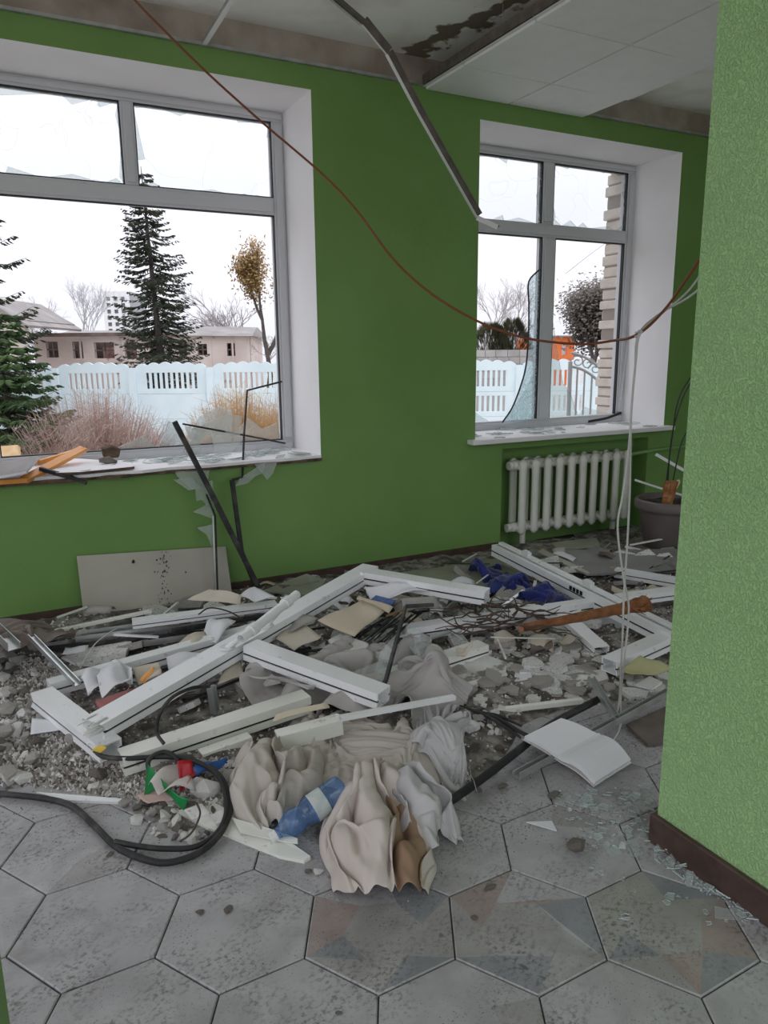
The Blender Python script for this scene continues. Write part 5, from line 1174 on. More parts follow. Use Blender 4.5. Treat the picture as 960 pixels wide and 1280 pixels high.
# ---- rusty splintered bar
bar = thing('rusty_bar', 'rust-brown bar with a flared frayed end resting on the window sash', 'bar', tuple(az(740, 775, 0.1)))
mb = MB(); pts = [az(650, 785, .17), az(690, 778, .19), az(730, 770, .21), az(765, 763, .22), az(790, 758, .225), az(806, 755, .225)]
rough_tube(mb, catmull(pts, 5), [0.018 + 0.0004 * i + (0.012 * max(0, (i - 16)) / 9) for i in range(26)], 12, rd, 0.1); mb.build('bar_body', G['rust'], bar)
mb = MB()
for k in range(60):
    p = az(rd.uniform(790, 806), rd.uniform(750, 762), .225); q = p + SIDE * rd.uniform(.02, .06) + Vector((0, 0, rd.uniform(-.025, .025))) + HEAD * rd.uniform(-.03, .03); mb.tube([p, q], [0.005, 0.001], 4)
mb.build('frayed_fibres', G['rust'], bar)
mb = MB(); mb.lathe([(0, 0), (0.016, 0.0), (0.019, .006), (0.019, .02), (0, .02)], az(648, 786, .17), SIDE, 12); mb.build('end_collar', mat('pale_rust', (0.36, 0.17, 0.10), 0.8), bar)

# ---- open book
book = thing('open_book', 'open white book lying face up on the channel beside the hanging cables', 'book', tuple(az(720, 940, 0.0)))
def page(c, th, m, name, sagv, parent):
    c = [az(*p) for p in c]; n = 10; mb = MB(); P = []
    for i in range(n + 1):
        row = []
        for j in range(n + 1):
            u, v = i / n, j / n; p = c[0] * (1 - u) * (1 - v) + c[1] * u * (1 - v) + c[2] * u * v + c[3] * (1 - u) * v
            row.append(p + Vector((0, 0, sagv * math.sin(PI * min(1, v * 1.1)) * (1 - 0.2 * u))))
        P.append(row)
    mb.grid(P, thick=th); return mb.build(name, m, parent, smooth=False, fix=True)
page([(655, 924, .085), (700, 901, .095), (748, 921, .047), (698, 949, .040)], 0.014, G['paper'], 'left_pages', 0.006, book)
page([(786, 953, .03), (742, 981, .022), (698, 949, .040), (748, 921, .047)], 0.016, G['paper'], 'right_pages', 0.020, book)
page([(653, 925, .068), (700, 899, .079), (749, 921, .030), (697, 951, .024)], 0.003, G['pvc_cream'], 'left_cover', 0.003, book)
page([(789, 954, .011), (742, 984, .004), (697, 951, .024), (749, 921, .030)], 0.003, G['pvc_cream'], 'right_cover', 0.010, book)

# ---- bottle
def bottle():
    b0 = az(430, 983, .115); b1 = az(358, 1034, .045); ax_ = (b1 - b0).normalized(); L = 0.245
    root = thing('water_bottle', 'blue plastic water bottle with a white cap lying on the curtain', 'bottle', tuple(b0.lerp(b1, .5)))
    prof = [(0.0, 0.004), (0.022, 0.0), (0.033, 0.006), (0.036, 0.02), (0.0355, 0.05), (0.034, 0.054), (0.036, 0.058), (0.036, 0.118), (0.034, 0.122), (0.034, 0.126), (0.027, 0.138), (0.0265, 0.146), (0.031, 0.158), (0.033, 0.170), (0.030, 0.188), (0.021, 0.206), (0.0135, 0.218), (0.0135, 0.232)]
    prof = [(r_ * 1.14, h_) for r_, h_ in prof]
    mb = MB(); mb.lathe(prof, b0, ax_, 28); mb.build('bottle_body', G['blue_pet'], root, smooth=True)
    mb = MB(); mb.lathe([(0.0414, 0.066), (0.0418, 0.068), (0.0418, 0.108), (0.0414, 0.110)], b0, ax_, 28); mb.build('label_band', G['label_paper'], root, smooth=True)
    mb = MB(); mb.lathe([(0.0137, 0.228), (0.0155, 0.229), (0.0158, 0.245), (0.013, 0.248), (0.0, 0.248)], b0, ax_, 20); mb.build('bottle_cap', G['cap_white'], root)
    mb = MB(); mb.lathe([(0.014, 0.218), (0.0165, 0.219), (0.0165, 0.222), (0.014, 0.223)], b0, ax_, 20); mb.build('neck_ring', G['blue_pet'], root)
bottle()

# ---- wrapper
wr = thing('crumpled_wrapper', 'crumpled green, white and red plastic wrapper lying on the sill board', 'wrapper', tuple(az(215, 990, 0.0)))
sheet([(180, 992, .03), (186, 966, .10), (236, 998, .06), (228, 1008, .02)], G['green_foil'], '', '', 'green_part', 0.03, 40, parent=wr)
sheet([(186, 985, .07), (224, 957, .10), (245, 985, .06), (205, 998, .05)], G['white_foil'], '', '', 'white_part', 0.03, 41, parent=wr)
sheet([(222, 962, .10), (240, 955, .11), (246, 976, .08), (226, 985, .07)], G['red_foil'], '', '', 'red_part', 0.025, 42, parent=wr)
sheet([(240, 966, .05), (282, 942, .07), (286, 954, .05), (246, 978, .03)], G['blue_foil'], 'crumpled blue plastic strip beside the wrapper', 'plastic strip', 'blue_strip', 0.02, 43)
sheet([(170, 995, .02), (200, 985, .03), (222, 1000, .03), (185, 1005, .02)], mat('pinkish_wrap', (0.50, 0.36, 0.32), 0.5), 'pinkish plastic scrap under the green wrapper', 'plastic scrap', 'plastic_scrap', 0.01, 44)
sheet([(113, 938, .11), (124, 932, .12), (134, 935, .12), (126, 941, .10)], G['yellow'], 'yellow scrap caught at the torn stile end', 'paper scrap', 'paper_scrap', 0.006, 45)
frag([(262, 1020, .03), (276, 1012, .035), (284, 1024, .03), (270, 1030, .02)], 0.02, G['rub3'], 'white plaster lump on the sill board', 'plaster lump', 'plaster_lump')
frag([(230, 1012, .03), (252, 1004, .035), (262, 1016, .03), (240, 1024, .02)], 0.02, G['plaster_frag'], 'speckled plaster lump beside the green wrapper', 'plaster lump', 'plaster_lump')

angle_bar((-10, 785, .24), (18, 812, .20), 0.05, G['alu'], 'short grey metal profile lying on the taupe cloth')
# ---- cloth: a slack sheet is gathered to a smaller footprint and settles over what lies below it
def cloth(corners, nu, nv, slack, seed, lumps=(), iters=160, lift=0.05, g=0.0008, wob=0.05, cell=0.075, hold=0.30, stiff=1.8):
    c = [np.array(az(*p)) for p in corners]
    U, V = np.meshgrid(np.linspace(0, 1, nu), np.linspace(0, 1, nv), indexing='ij')
    a_, b_ = 2 * U - 1, 2 * V - 1; kq = 0.85           # round the corners of the gathered footprint
    Ur, Vr = U, V
    U = (a_ * (1 - kq + kq * np.sqrt(1 - b_ * b_ / 2)) * 1.08 + 1) / 2; V = (b_ * (1 - kq + kq * np.sqrt(1 - a_ * a_ / 2)) * 1.08 + 1) / 2
    X = (c[0][None, None] * ((1 - U) * (1 - V))[..., None] + c[1] * (U * (1 - V))[..., None] + c[2] * (U * V)[..., None] + c[3] * ((1 - U) * V)[..., None])
    su = (np.linalg.norm(c[1] - c[0]) + np.linalg.norm(c[2] - c[3])) / 2; sv = (np.linalg.norm(c[3] - c[0]) + np.linalg.norm(c[2] - c[1])) / 2
    lu = su / (nu - 1) * slack; lv = sv / (nv - 1) * slack; ld = math.hypot(lu, lv)
    f1, f2, f3, f4 = (vnoise(seed + k) for k in range(4))
    a = f4(U * 2, V * 2) * 3.0
    s1 = (U * su * np.cos(a) + V * sv * np.sin(a)) / cell; s2 = (V * sv * np.cos(a) - U * su * np.sin(a)) / (cell * 2.2)
    X[..., 2] += lift + wob * 2.4 * (f1(s1 + 9, s2 + 5) - 0.4)
    X[..., 0] += wob * 1.2 * (f2(U * su / cell + 3, V * sv / cell) - 0.5); X[..., 1] += wob * 1.2 * (f3(U * su / cell, V * sv / cell + 4) - 0.5)
    # ragged outline
    U, V = Ur, Vr
    edge = np.minimum.reduce([U, 1 - U, V, 1 - V]); k = np.clip(1 - edge / 0.12, 0, 1)
    X[..., 0] += k * 0.05 * (f2(U * 7, V * 7) - 0.5); X[..., 1] += k * 0.05 * (f3(U * 7, V * 7) - 0.5); X[..., 2] -= k * k * lift
    lum = [(np.array(az(px, py, 0.0))[:2], rad_, h_) for px, py, rad_, h_ in lumps]
    def H(x, y):
        z = np.maximum(0.0, bed(x, y)) + 0.005
        for q, R_, h_ in lum:
            d2 = ((x - q[0]) ** 2 + (y - q[1]) ** 2) / (R_ * R_); z = np.maximum(z, 0.75 * h_ * np.clip(1 - d2 / 1.7, 0, 1) ** 1.3)
        return z
    X[..., 2] += H(X[..., 0], X[..., 1])
    Pv = X.copy(); X0 = X.copy()
    def pull(a, b, L, k):
        d = b - a; n = np.linalg.norm(d, axis=-1, keepdims=True) + 1e-9; e = (n - L) / n * d * k; a += e; b -= e
    for it in range(iters):
        vel = (X - Pv) * 0.9; Pv = X.copy(); X += vel; X[..., 2] -= g
        hk = hold * max(0.55, 1 - it / (iters * 0.8))
        X[..., :2] += (X0[..., :2] - X[..., :2]) * hk
        for _ in range(3):
            for s in (0, 1):
                pull(X[s:nu - 1:2], X[s + 1:nu:2], lu, 0.5); pull(X[:, s:nv - 1:2], X[:, s + 1:nv:2], lv, 0.5)
            pull(X[:-1, :-1], X[1:, 1:], ld, 0.12); pull(X[1:, :-1], X[:-1, 1:], ld, 0.12)
        for A_, B_, L_ in ((X[:-2], X[2:], lu * stiff), (X[:, :-2], X[:, 2:], lv * stiff), (X[:-4], X[4:], lu * stiff * 1.7), (X[:, :-4], X[:, 4:], lv * stiff * 1.7)):
            d = B_ - A_; n = np.linalg.norm(d, axis=-1, keepdims=True) + 1e-9; e = np.where(n < L_, (n - L_) / n * d * 0.2, 0); A_ += e; B_ -= e
        h = H(X[..., 0], X[..., 1]); m = X[..., 2] < h
        X[..., 2] = np.where(m, h, X[..., 2]); Pv[m] = X[m]
    return X
def cloth_obj(name, label, cat, X, m, parent=None, m2=None, where2=None):
    nu, nv = X.shape[:2]; mb = MB(); mb.grid([[Vector(X[i, j]) for j in range(nv)] for i in range(nu)])
    if m2:
        f_i = 0
        for i in range(nu - 1):
            for j in range(nv - 1):
                if where2(i / nu, j / nv): mb.m[f_i] = 1
                f_i += 1
    o = mb.build(name, [m, m2] if m2 else m, parent, smooth=True)
    s = o.modifiers.new('thickness', 'SOLIDIFY'); s.thickness = 0.002
    s = o.modifiers.new('soft', 'SUBSURF'); s.levels = 1; s.render_levels = 1
    if parent is None: tag(o, label, cat)
    return o
X = cloth([(255, 885, .0), (380, 845, .0), (575, 842, .0), (585, 915, .0)], 90, 44, 1.7, 51, [(300, 885, .08, .17), (380, 880, .08, .15), (440, 900, .11, .19), (540, 875, .13, .20), (480, 920, .11, .15)], cell=0.09, wob=0.11)
cloth_obj('sheer_curtain', 'grey sheer curtain bunched up under the door leaf', 'curtain', X, G['sheer_grey'])
X = cloth([(305, 975, .0), (395, 900, .0), (560, 930, .0), (550, 1020, .0)], 72, 64, 1.5, 52, [(400, 950, .12, .06), (470, 950, .15, .08), (515, 960, .12, .08)], cell=0.14, wob=0.13)
cloth_obj('beige_curtain', 'crumpled beige curtain spread behind the blue bottle', 'curtain', X, G['curtain_beige'])
X = cloth([(505, 925, .0), (560, 885, .0), (612, 950, .0), (560, 1000, .0)], 52, 52, 1.5, 53, [(550, 945, .13, .16), (572, 960, .09, .11)], cell=0.12, wob=0.12)
o = cloth_obj('pale_sheer_curtain', 'pale sheer curtain end with a frayed hem', 'curtain', X, G['sheer_pale'])
mb = MB(); r_ = random.Random(3)
for k in range(40):
    p = az(r_.uniform(556, 592), r_.uniform(955, 975), r_.uniform(.02, .06)); q = p + SIDE * r_.uniform(-.03, .02) - HEAD * r_.uniform(.0, .04); q.z = max(0.004, p.z - r_.uniform(.01, .05)); mb.tube([p, p.lerp(q, .5) + Vector((0, 0, .008)), q], 0.0009, 4)
mb.build('frayed_thread', G['sheer_pale'], o)['kind'] = 'stuff'
X = cloth([(572, 733, .0), (606, 718, .0), (718, 764, .0), (690, 786, .0)], 40, 90, 1.7, 55, [(594, 735, .13, .20), (635, 752, .15, .20), (675, 768, .15, .20), (700, 774, .11, .17)], cell=0.07, wob=0.09)
cloth_obj('blue_cloth', 'dark blue cloth crumpled on the grey-green board', 'cloth', X, G['blue_cloth'])
X = cloth([(-60, 840, .0), (40, 795, .0), (115, 830, .0), (-20, 880, .0)], 48, 48, 1.4, 57, [(10, 845, .24, .34), (75, 838, .17, .22)], cell=0.16, wob=0.12)
cloth_obj('taupe_cloth', 'taupe cloth heaped at the left end of the wreckage', 'cloth', X, G['taupe_cloth'])

# gathered bundles: long pleats running along a spine, edges resting on the floor
def gather(spine, hw, hh, n, seed, nu=96, nv=64, sway=0.35, crumple=0.012):
    sp = catmull([az(*p) for p in spine], 24); f1, f2, f3 = vnoise(seed), vnoise(seed + 5), vnoise(seed + 9); L = len(sp) - 1
    U, V = np.meshgrid(np.linspace(-1, 1, nu), np.linspace(0, 1, nv), indexing='ij'); X = np.zeros((nu, nv, 3))
    kn = np.linspace(0, 1, len(hw)); W = np.interp(V[0], kn, hw); Hh = np.interp(V[0], np.linspace(0, 1, len(hh)), hh)
    for j in range(nv):
        t = V[0, j] * L; i = min(L - 1, int(t)); c = sp[i].lerp(sp[i + 1], t - i); d = (sp[min(L, i + 2)] - sp[max(0, i - 1)]); d.z = 0; d.normalize(); sd = Vector((d.y, -d.x, 0))
        u = U[:, j]; v = V[0, j]
        ph = n * u * 0.5 + sway * (f1(u * 1.6 + 4, v * 3.0 + 1 + 0 * u) - 0.5) * 4 + f2(v * 2.2 + 0 * u, 3 + 0 * u) * 1.5
        pl = np.abs(np.sin(PI * ph)); pl = 1 - (1 - pl) ** 1.6                 # rounded crests, sharp valleys
        env = np.clip(1 - u * u, 0, 1) ** 0.55
        br = f3(u * 2.5 + 7, v * 4 + 0 * u)
        z = Hh[j] * env * (0.42 + 0.58 * pl) * (0.75 + 0.5 * br) + crumple * (f2(u * 9 + 3, v * 14 + 0 * u) - 0.5) * env * 2
        lat = u * W[j] * (1 + 0.22 * (f1(u * 2 + 11, v * 5 + 0 * u) - 0.5)) + 0.35 * Hh[j] * np.cos(PI * ph) * env * 0.5
        al = 0.05 * (f3(u * 3, v * 3 + 9 + 0 * u) - 0.5) + (0.05 * (f1(u * 4 + 2, 0 * u + 8) - 0.4) * v)
        X[:, j, 0] = c.x + sd.x * lat + d.x * al; X[:, j, 1] = c.y + sd.y * lat + d.y * al
        X[:, j, 2] = np.maximum(0.0, bed(X[:, j, 0], X[:, j, 1])) * (1 - env) + 0.004 + z
    return X
X = gather([(362, 938, 0), (350, 975, 0), (338, 1010, 0), (345, 1042, 0)], [.07, .15, .155, .12, .05], [.04, .11, .135, .11, .02], 3.2, 300, sway=.5)
cloth_obj('curtain_ball', 'rounded beige curtain bundle left of the blue bottle', 'curtain', X, G['curtain_beige'])
X = gather([(488, 985, 0), (468, 1030, 0), (470, 1075, 0), (482, 1122, 0)], [.08, .13, .15, .15, .12], [.10, .15, .14, .13, .05], 5.0, 310, sway=.45)
cloth_obj('front_curtain', 'pink-beige curtain end with brown lining lying on the tiles', 'curtain', X, G['curtain_pink'], None, G['lining'], lambda u, v: 0.10 < u < 0.36 and v > 0.45)
X = gather([(500, 990, 0), (515, 1020, 0), (535, 1048, 0), (545, 1062, 0)], [.05, .09, .10, .08], [.08, .15, .14, .04], 3.0, 320, sway=.5)
cloth_obj('pale_curtain_fold', 'pale curtain fold lying beside the brown lining', 'curtain', X, G['sheer_pale'])

# ================================================================== OUTDOORS (seen through the windows)
GZ0 = -0.85
mb = MB(); c = [yard(-70, 5.2, GZ0), yard(60, 5.2, GZ0), yard(90, 140, GZ0), yard(-110, 140, GZ0)]
c[0] = Vector((-160, -160, GZ0)); c[1] = Vector((200, -160, GZ0)); c[2] = Vector((200, 200, GZ0)); c[3] = Vector((-160, 200, GZ0))
mb.slab(c, 0.3); o = struct(mb.build('ground', G['ground'], fix=True)); o['label'] = 'dry winter ground outside the windows'

# precast fence: posts, slotted top panels with a scalloped edge, plain panels below
fence = thing('concrete_fence', 'pale blue-white precast concrete fence with slotted top panels', 'fence', tuple(yard(-1.5, 15, GZ0)))
def yquad(mb, x0, x1, y0, y1, z0, z1):
    P = [yard(x, y, z) for z in (z0, z1) for x, y in ((x0, y0), (x1, y0), (x1, y1), (x0, y1))]; mb.hexa(P)
FW, FYD = 1.54, 15.0
fx = (ah(167, 480, FYD)).dot(SIDE) - 5 * FW
for k in range(12):
    x0 = fx + k * FW; zt = 1.14 - 0.004 * k
    mb = MB(); yquad(mb, x0 - 0.07, x0 + 0.07, FYD - 0.07, FYD + 0.07, GZ0, zt + 0.02); mb.build('post', G['fence'], fence)
    a, b = x0 + 0.07, x0 + FW - 0.07
    far = x0 > 1.0
    # slotted panel: rails, bars and scalloped cap
    rows = [(0, True), (1, far), (2, False), (3, False)]
    for rw, slotted in rows:
        z1 = zt - rw * 0.5; z0 = z1 - 0.494
        mb = MB()
        if not slotted: yquad(mb, a, b, FYD - 0.025, FYD + 0.025, z0, z1); mb.build('panel', G['fence'], fence); continue
        n = 10; sa, sb = a + 0.17, b - 0.17; zz0, zz1 = z0 + 0.10, z1 - 0.08
        yquad(mb, a, sa, FYD - .025, FYD + .025, z0, z1); yquad(mb, sb, b, FYD - .025, FYD + .025, z0, z1); yquad(mb, sa, sb, FYD - .025, FYD + .025, z0, zz0); yquad(mb, sa, sb, FYD - .025, FYD + .025, zz1, z1)
        pw = (sb - sa) / n
        for i in range(n + 1):
            lean = 0.02 * (i - n / 2) / n
            xx = sa + i * pw; yquad(mb, max(sa, xx - pw * 0.24), min(sb, xx + pw * 0.24), FYD - .02, FYD + .02, zz0, zz1)
        if rw == 0:
            pts = []
            for i in range(41):
                t = i / 40; pts.append((a + (b - a) * t, z1 + 0.035 + 0.05 * abs(math.sin(t * PI * 6)) + 0.05 * math.sin(t * PI)))
            vs = [yard(x, FYD - .025, z) for x, z in pts] + [yard(x, FYD + .025, z) for x, z in pts] + [yard(x, FYD - .025, z1) for x, z in pts] + [yard(x, FYD + .025, z1) for x, z in pts]
            m_ = 41; fs = []
            for i in range(40): fs += [(i, i + 1, i + 1 + m_, i + m_), (2 * m_ + i, 2 * m_ + i + 1, i + 1, i), (m_ + i, m_ + i + 1, 3 * m_ + i + 1, 3 * m_ + i)]
            mb.add(vs, fs)
        mb.build('slotted_panel', G['fence'], fence, fix=True)

# generic building wall in the yard frame
def facade(root, x0, x1, yd, z0, z1, holes, m_wall, m_in, depth=0.4, name='front_wall'):
    xs_ = sorted({x0, x1, *[h[0] for h in holes], *[h[1] for h in holes]}); zs_ = sorted({z0, z1, *[h[2] for h in holes], *[h[3] for h in holes]})
    mb = MB()
    for i in range(len(xs_) - 1):
        for j in range(len(zs_) - 1):
            xm, zm_ = (xs_[i] + xs_[i + 1]) / 2, (zs_[j] + zs_[j + 1]) / 2
            if any(h[0] < xm < h[1] and h[2] < zm_ < h[3] for h in holes): continue
            yquad(mb, xs_[i], xs_[i + 1], yd, yd + depth, zs_[j], zs_[j + 1])
    return mb.build(name, m_wall, root)
def X_at(px, d): return ah(px, 440, d).dot(SIDE)
def Z_at(px, py, d): return ah(px, py, d).z
BD = 50.0
bb = thing('burnt_building', 'long burnt-out pink building with empty windows behind the fence', 'building', tuple(yard(X_at(180, BD), BD, GZ0)))
holes = []
for (a, b, t, u) in ((58, 73, 427, 447), (91, 104, 427, 448), (118, 143, 428, 448), (156, 171, 428, 448), (187, 200, 428, 448), (223, 234, 429, 445), (247, 259, 430, 444), (284, 294, 429, 445)):
    holes.append((X_at(a, BD), X_at(b, BD), Z_at(a, u, BD), Z_at(a, t, BD)))
xa, xb = X_at(44, BD), X_at(310, BD); zt_ = Z_at(180, 419, BD)
facade(bb, xa, xb, BD, GZ0, zt_, holes, G['burnt'], None)
mb = MB(); yquad(mb, xa, xb, BD + 0.9, BD + 1.1, GZ0, zt_); mb.build('rear_wall', G['burnt_dark'], bb)
mb = MB(); yquad(mb, xa, xa + .4, BD + .4, BD + 6, GZ0, zt_); yquad(mb, xb - .4, xb, BD + .4, BD + 6, GZ0, zt_); mb.build('end_wall', G['burnt'], bb)
for k, h in enumerate(holes):
    if k in (2, 3, 4): 
        mb = MB(); yquad(mb, h[0] + .3, h[1] - .2, BD + .75, BD + .88, GZ0, h[3] - .3); mb.build('inner_wall', G['burnt_brick'], bb)
    mb = MB(); xm = (h[0] + h[1]) / 2; yquad(mb, xm - .04, xm + .04, BD + .15, BD + .25, h[2], h[3]); yquad(mb, h[0], h[1], BD + .15, BD + .25, (h[2] + h[3]) / 2 - .04, (h[2] + h[3]) / 2 + .04); mb.build('burnt_window_frame', G['burnt_dark'], bb)
mb = MB(); yquad(mb, xa - .4, X_at(215, BD), BD - .5, BD - .1, zt_ - .05, zt_ + .18); mb.build('charred_eave', G['burnt_dark'], bb)
mb = MB()
za0 = Z_at(250, 419, BD); za1 = Z_at(250, 405, BD); P = [yard(X_at(205, BD), BD - .4, za0), yard(xb + .4, BD - .4, za0 - .1), yard(xb + .4, BD + 6, za0 - .1), yard(X_at(205, BD), BD + 6, za0), yard(X_at(212, BD), BD + 2.6, za1), yard(xb + .2, BD + 2.6, za1 - .15), yard(xb + .2, BD + 3.2, za1 - .15), yard(X_at(212, BD), BD + 3.2, za1)]
mb.hexa(P); mb.build('slate_roof', G['roof_slate'], bb)
mb = MB(); za2 = Z_at(130, 411, BD); P = [yard(X_at(60, BD), BD + 1, zt_ + .1), yard(X_at(205, BD), BD + 1, zt_ + .1), yard(X_at(205, BD), BD + 6, zt_ + .1), yard(X_at(60, BD), BD + 6, zt_ + .1), yard(X_at(66, BD), BD + 3, za2), yard(X_at(205, BD), BD + 3, za2), yard(X_at(205, BD), BD + 4, za2), yard(X_at(66, BD), BD + 4, za2)]
mb.hexa(P); mb.build('fallen_roof', G['roof_slate'], bb)
for px in (100, 150, 215, 262, 290):
    mb = MB(); x = X_at(px, BD); yquad(mb, x, x + .12, BD - .05, BD, GZ0, zt_); mb.build('pilaster', G['burnt'], bb)
# gable house at the far left, and the distant tower block
hd_ = 42.0; hs = thing('gable_house', 'beige gabled house behind the spruce branches at the left', 'house', tuple(yard(X_at(0, hd_), hd_, GZ0)))
hx0, hx1 = X_at(-60, hd_), X_at(34, hd_); hz = Z_at(10, 400, hd_); hp_ = Z_at(-10, 372, hd_)
facade(hs, hx0, hx1, hd_, GZ0, hz, [(X_at(2, hd_), X_at(14, hd_), Z_at(5, 440, hd_), Z_at(5, 420, hd_))], G['house'], None)
mb = MB(); xm = (hx0 + hx1) / 2
mb.add([yard(hx0, hd_, hz), yard(hx1, hd_, hz), yard(xm, hd_, hp_), yard(hx0, hd_ + 7, hz), yard(hx1, hd_ + 7, hz), yard(xm, hd_ + 7, hp_)], [(0, 1, 2), (5, 4, 3), (0, 3, 4, 1)]); mb.build('gable', G['house'], hs)
for s, e in ((hx0 - .4, xm), (hx1 + .4, xm)):
    mb = MB(); mb.slab([yard(s, hd_ - .4, hz - .3), yard(e, hd_ - .4, hp_ + .1), yard(e, hd_ + 7, hp_ + .1), yard(s, hd_ + 7, hz - .3)], 0.15); mb.build('roof_slope', G['roof_slate'], hs, fix=True)
mb = MB(); yquad(mb, X_at(2, hd_), X_at(14, hd_), hd_ + .2, hd_ + .25, Z_at(5, 440, hd_), Z_at(5, 420, hd_)); mb.build('window_pane', G['pane_dark'], hs)
mat('tower_window_glass', (0.28, 0.29, 0.31), 0.4)
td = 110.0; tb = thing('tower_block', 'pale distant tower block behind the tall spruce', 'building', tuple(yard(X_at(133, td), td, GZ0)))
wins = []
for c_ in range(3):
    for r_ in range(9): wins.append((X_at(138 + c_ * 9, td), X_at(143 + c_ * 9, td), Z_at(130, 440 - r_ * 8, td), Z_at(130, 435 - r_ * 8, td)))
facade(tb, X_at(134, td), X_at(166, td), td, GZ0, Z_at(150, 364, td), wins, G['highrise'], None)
mb = MB(); yquad(mb, X_at(134, td), X_at(166, td), td + .5, td + 8, GZ0, Z_at(150, 364, td)); mb.build('core', MATS['tower_window_glass'], tb)

# ---- trees
def spruce(name, label, base, H, R, seed, m, whorls=30, per=7, droop=0.25, lean=(0, 0), dens=1.0, thin_top=True, nl=0.09):
    r = random.Random(seed); root = thing(name, label, 'tree', tuple(base)); tr = MB(); fo = MB(); base = Vector(base)
    ax_ = Vector((lean[0], lean[1], 1))
    tr.tube([base + ax_ * (H * t) for t in (0, .3, .6, .85, 1)], [H * .018, H * .014, H * .009, H * .004, H * .001], 8)
    for w_ in range(whorls):
        t = 0.10 + 0.89 * (w_ + r.uniform(-.3, .3)) / whorls; z_ = H * t; L = R * (1 - t) ** 0.62 * (1.0 if t > 0.2 else 0.8) + 0.12
        for k in range(per):
            a = r.random() * 2 * PI; l = L * r.uniform(0.65, 1.12); d = Vector((math.cos(a), math.sin(a), 0)); p0 = base + ax_ * z_
            pts = [p0 + d * (l * s) + Vector((0, 0, -droop * l * math.sin(s * 2.2) + 0.10 * l * s * s)) for s in (0, .25, .5, .75, 1)]
            tr.tube(pts, [0.012 * H / 8, 0.010 * H / 8, 0.007 * H / 8, 0.005 * H / 8, 0.002], 4, cap=False)
            n = int((7 + l * 11) * dens); sd_ = d.cross(Vector((0, 0, 1)))
            for i in range(n):
                s = r.uniform(0.12, 1.0); f_ = s * 4; i0 = min(3, int(f_)); q = pts[i0].lerp(pts[i0 + 1], f_ - i0)
                wl = (0.10 + 0.22 * l * (1 - s * .75)) * r.uniform(.5, 1.1); sg = r.choice([-1, 1])
                e = q + (sd_ * sg * 0.75 + d * 0.55) * wl + Vector((0, 0, -0.35 * wl * r.uniform(.3, 1.4)))
                # twig with needles: flattened blades on both sides and below
                tw = (e - q); un = Vector((0, 0, 1)); bl = nl * r.uniform(.7, 1.2); sd2 = tw.cross(un).normalized() * bl
                fo.add([q, q.lerp(e, .5) + sd2 * .6, e, q.lerp(e, .5) - sd2 * .6], [(0, 1, 2, 3)])
                fo.add([q, q.lerp(e, .45) + un * bl * .35, e, q.lerp(e, .5) - un * bl * .8], [(0, 1, 2, 3)])
    tr.build('trunk', G['bark'], root); o = fo.build('needles', m, root); o['kind'] = 'stuff'; return root
def on_ground(px, d): p = ah(px, 450, d); return Vector((p.x, p.y, GZ0))
b_ = on_ground(204, 24); top_ = ah(176, 208, 24)
spruce('tall_spruce', 'tall sparse dark spruce standing in front of the burnt building', b_, top_.z - GZ0, 1.75, 1, G['spruce'], 52, 8, 0.22, ((top_.x - b_.x) / (top_.z - GZ0), (top_.y - b_.y) / (top_.z - GZ0)), 1.7, nl=0.035)
b_ = on_ground(-48, 13); spruce('old_spruce', 'dark spruce with drooping branches reaching in at the left edge', b_, 7.0, 1.75, 2, G['spruce'], 24, 8, 0.35, dens=1.6, nl=0.035)
b_ = on_ground(2, 9.5); spruce('young_spruce', 'bright green young spruce in front of the fence', b_, 2.85, 1.0, 3, G['spruce_green'], 26, 10, 0.15, dens=3.0, nl=0.03)

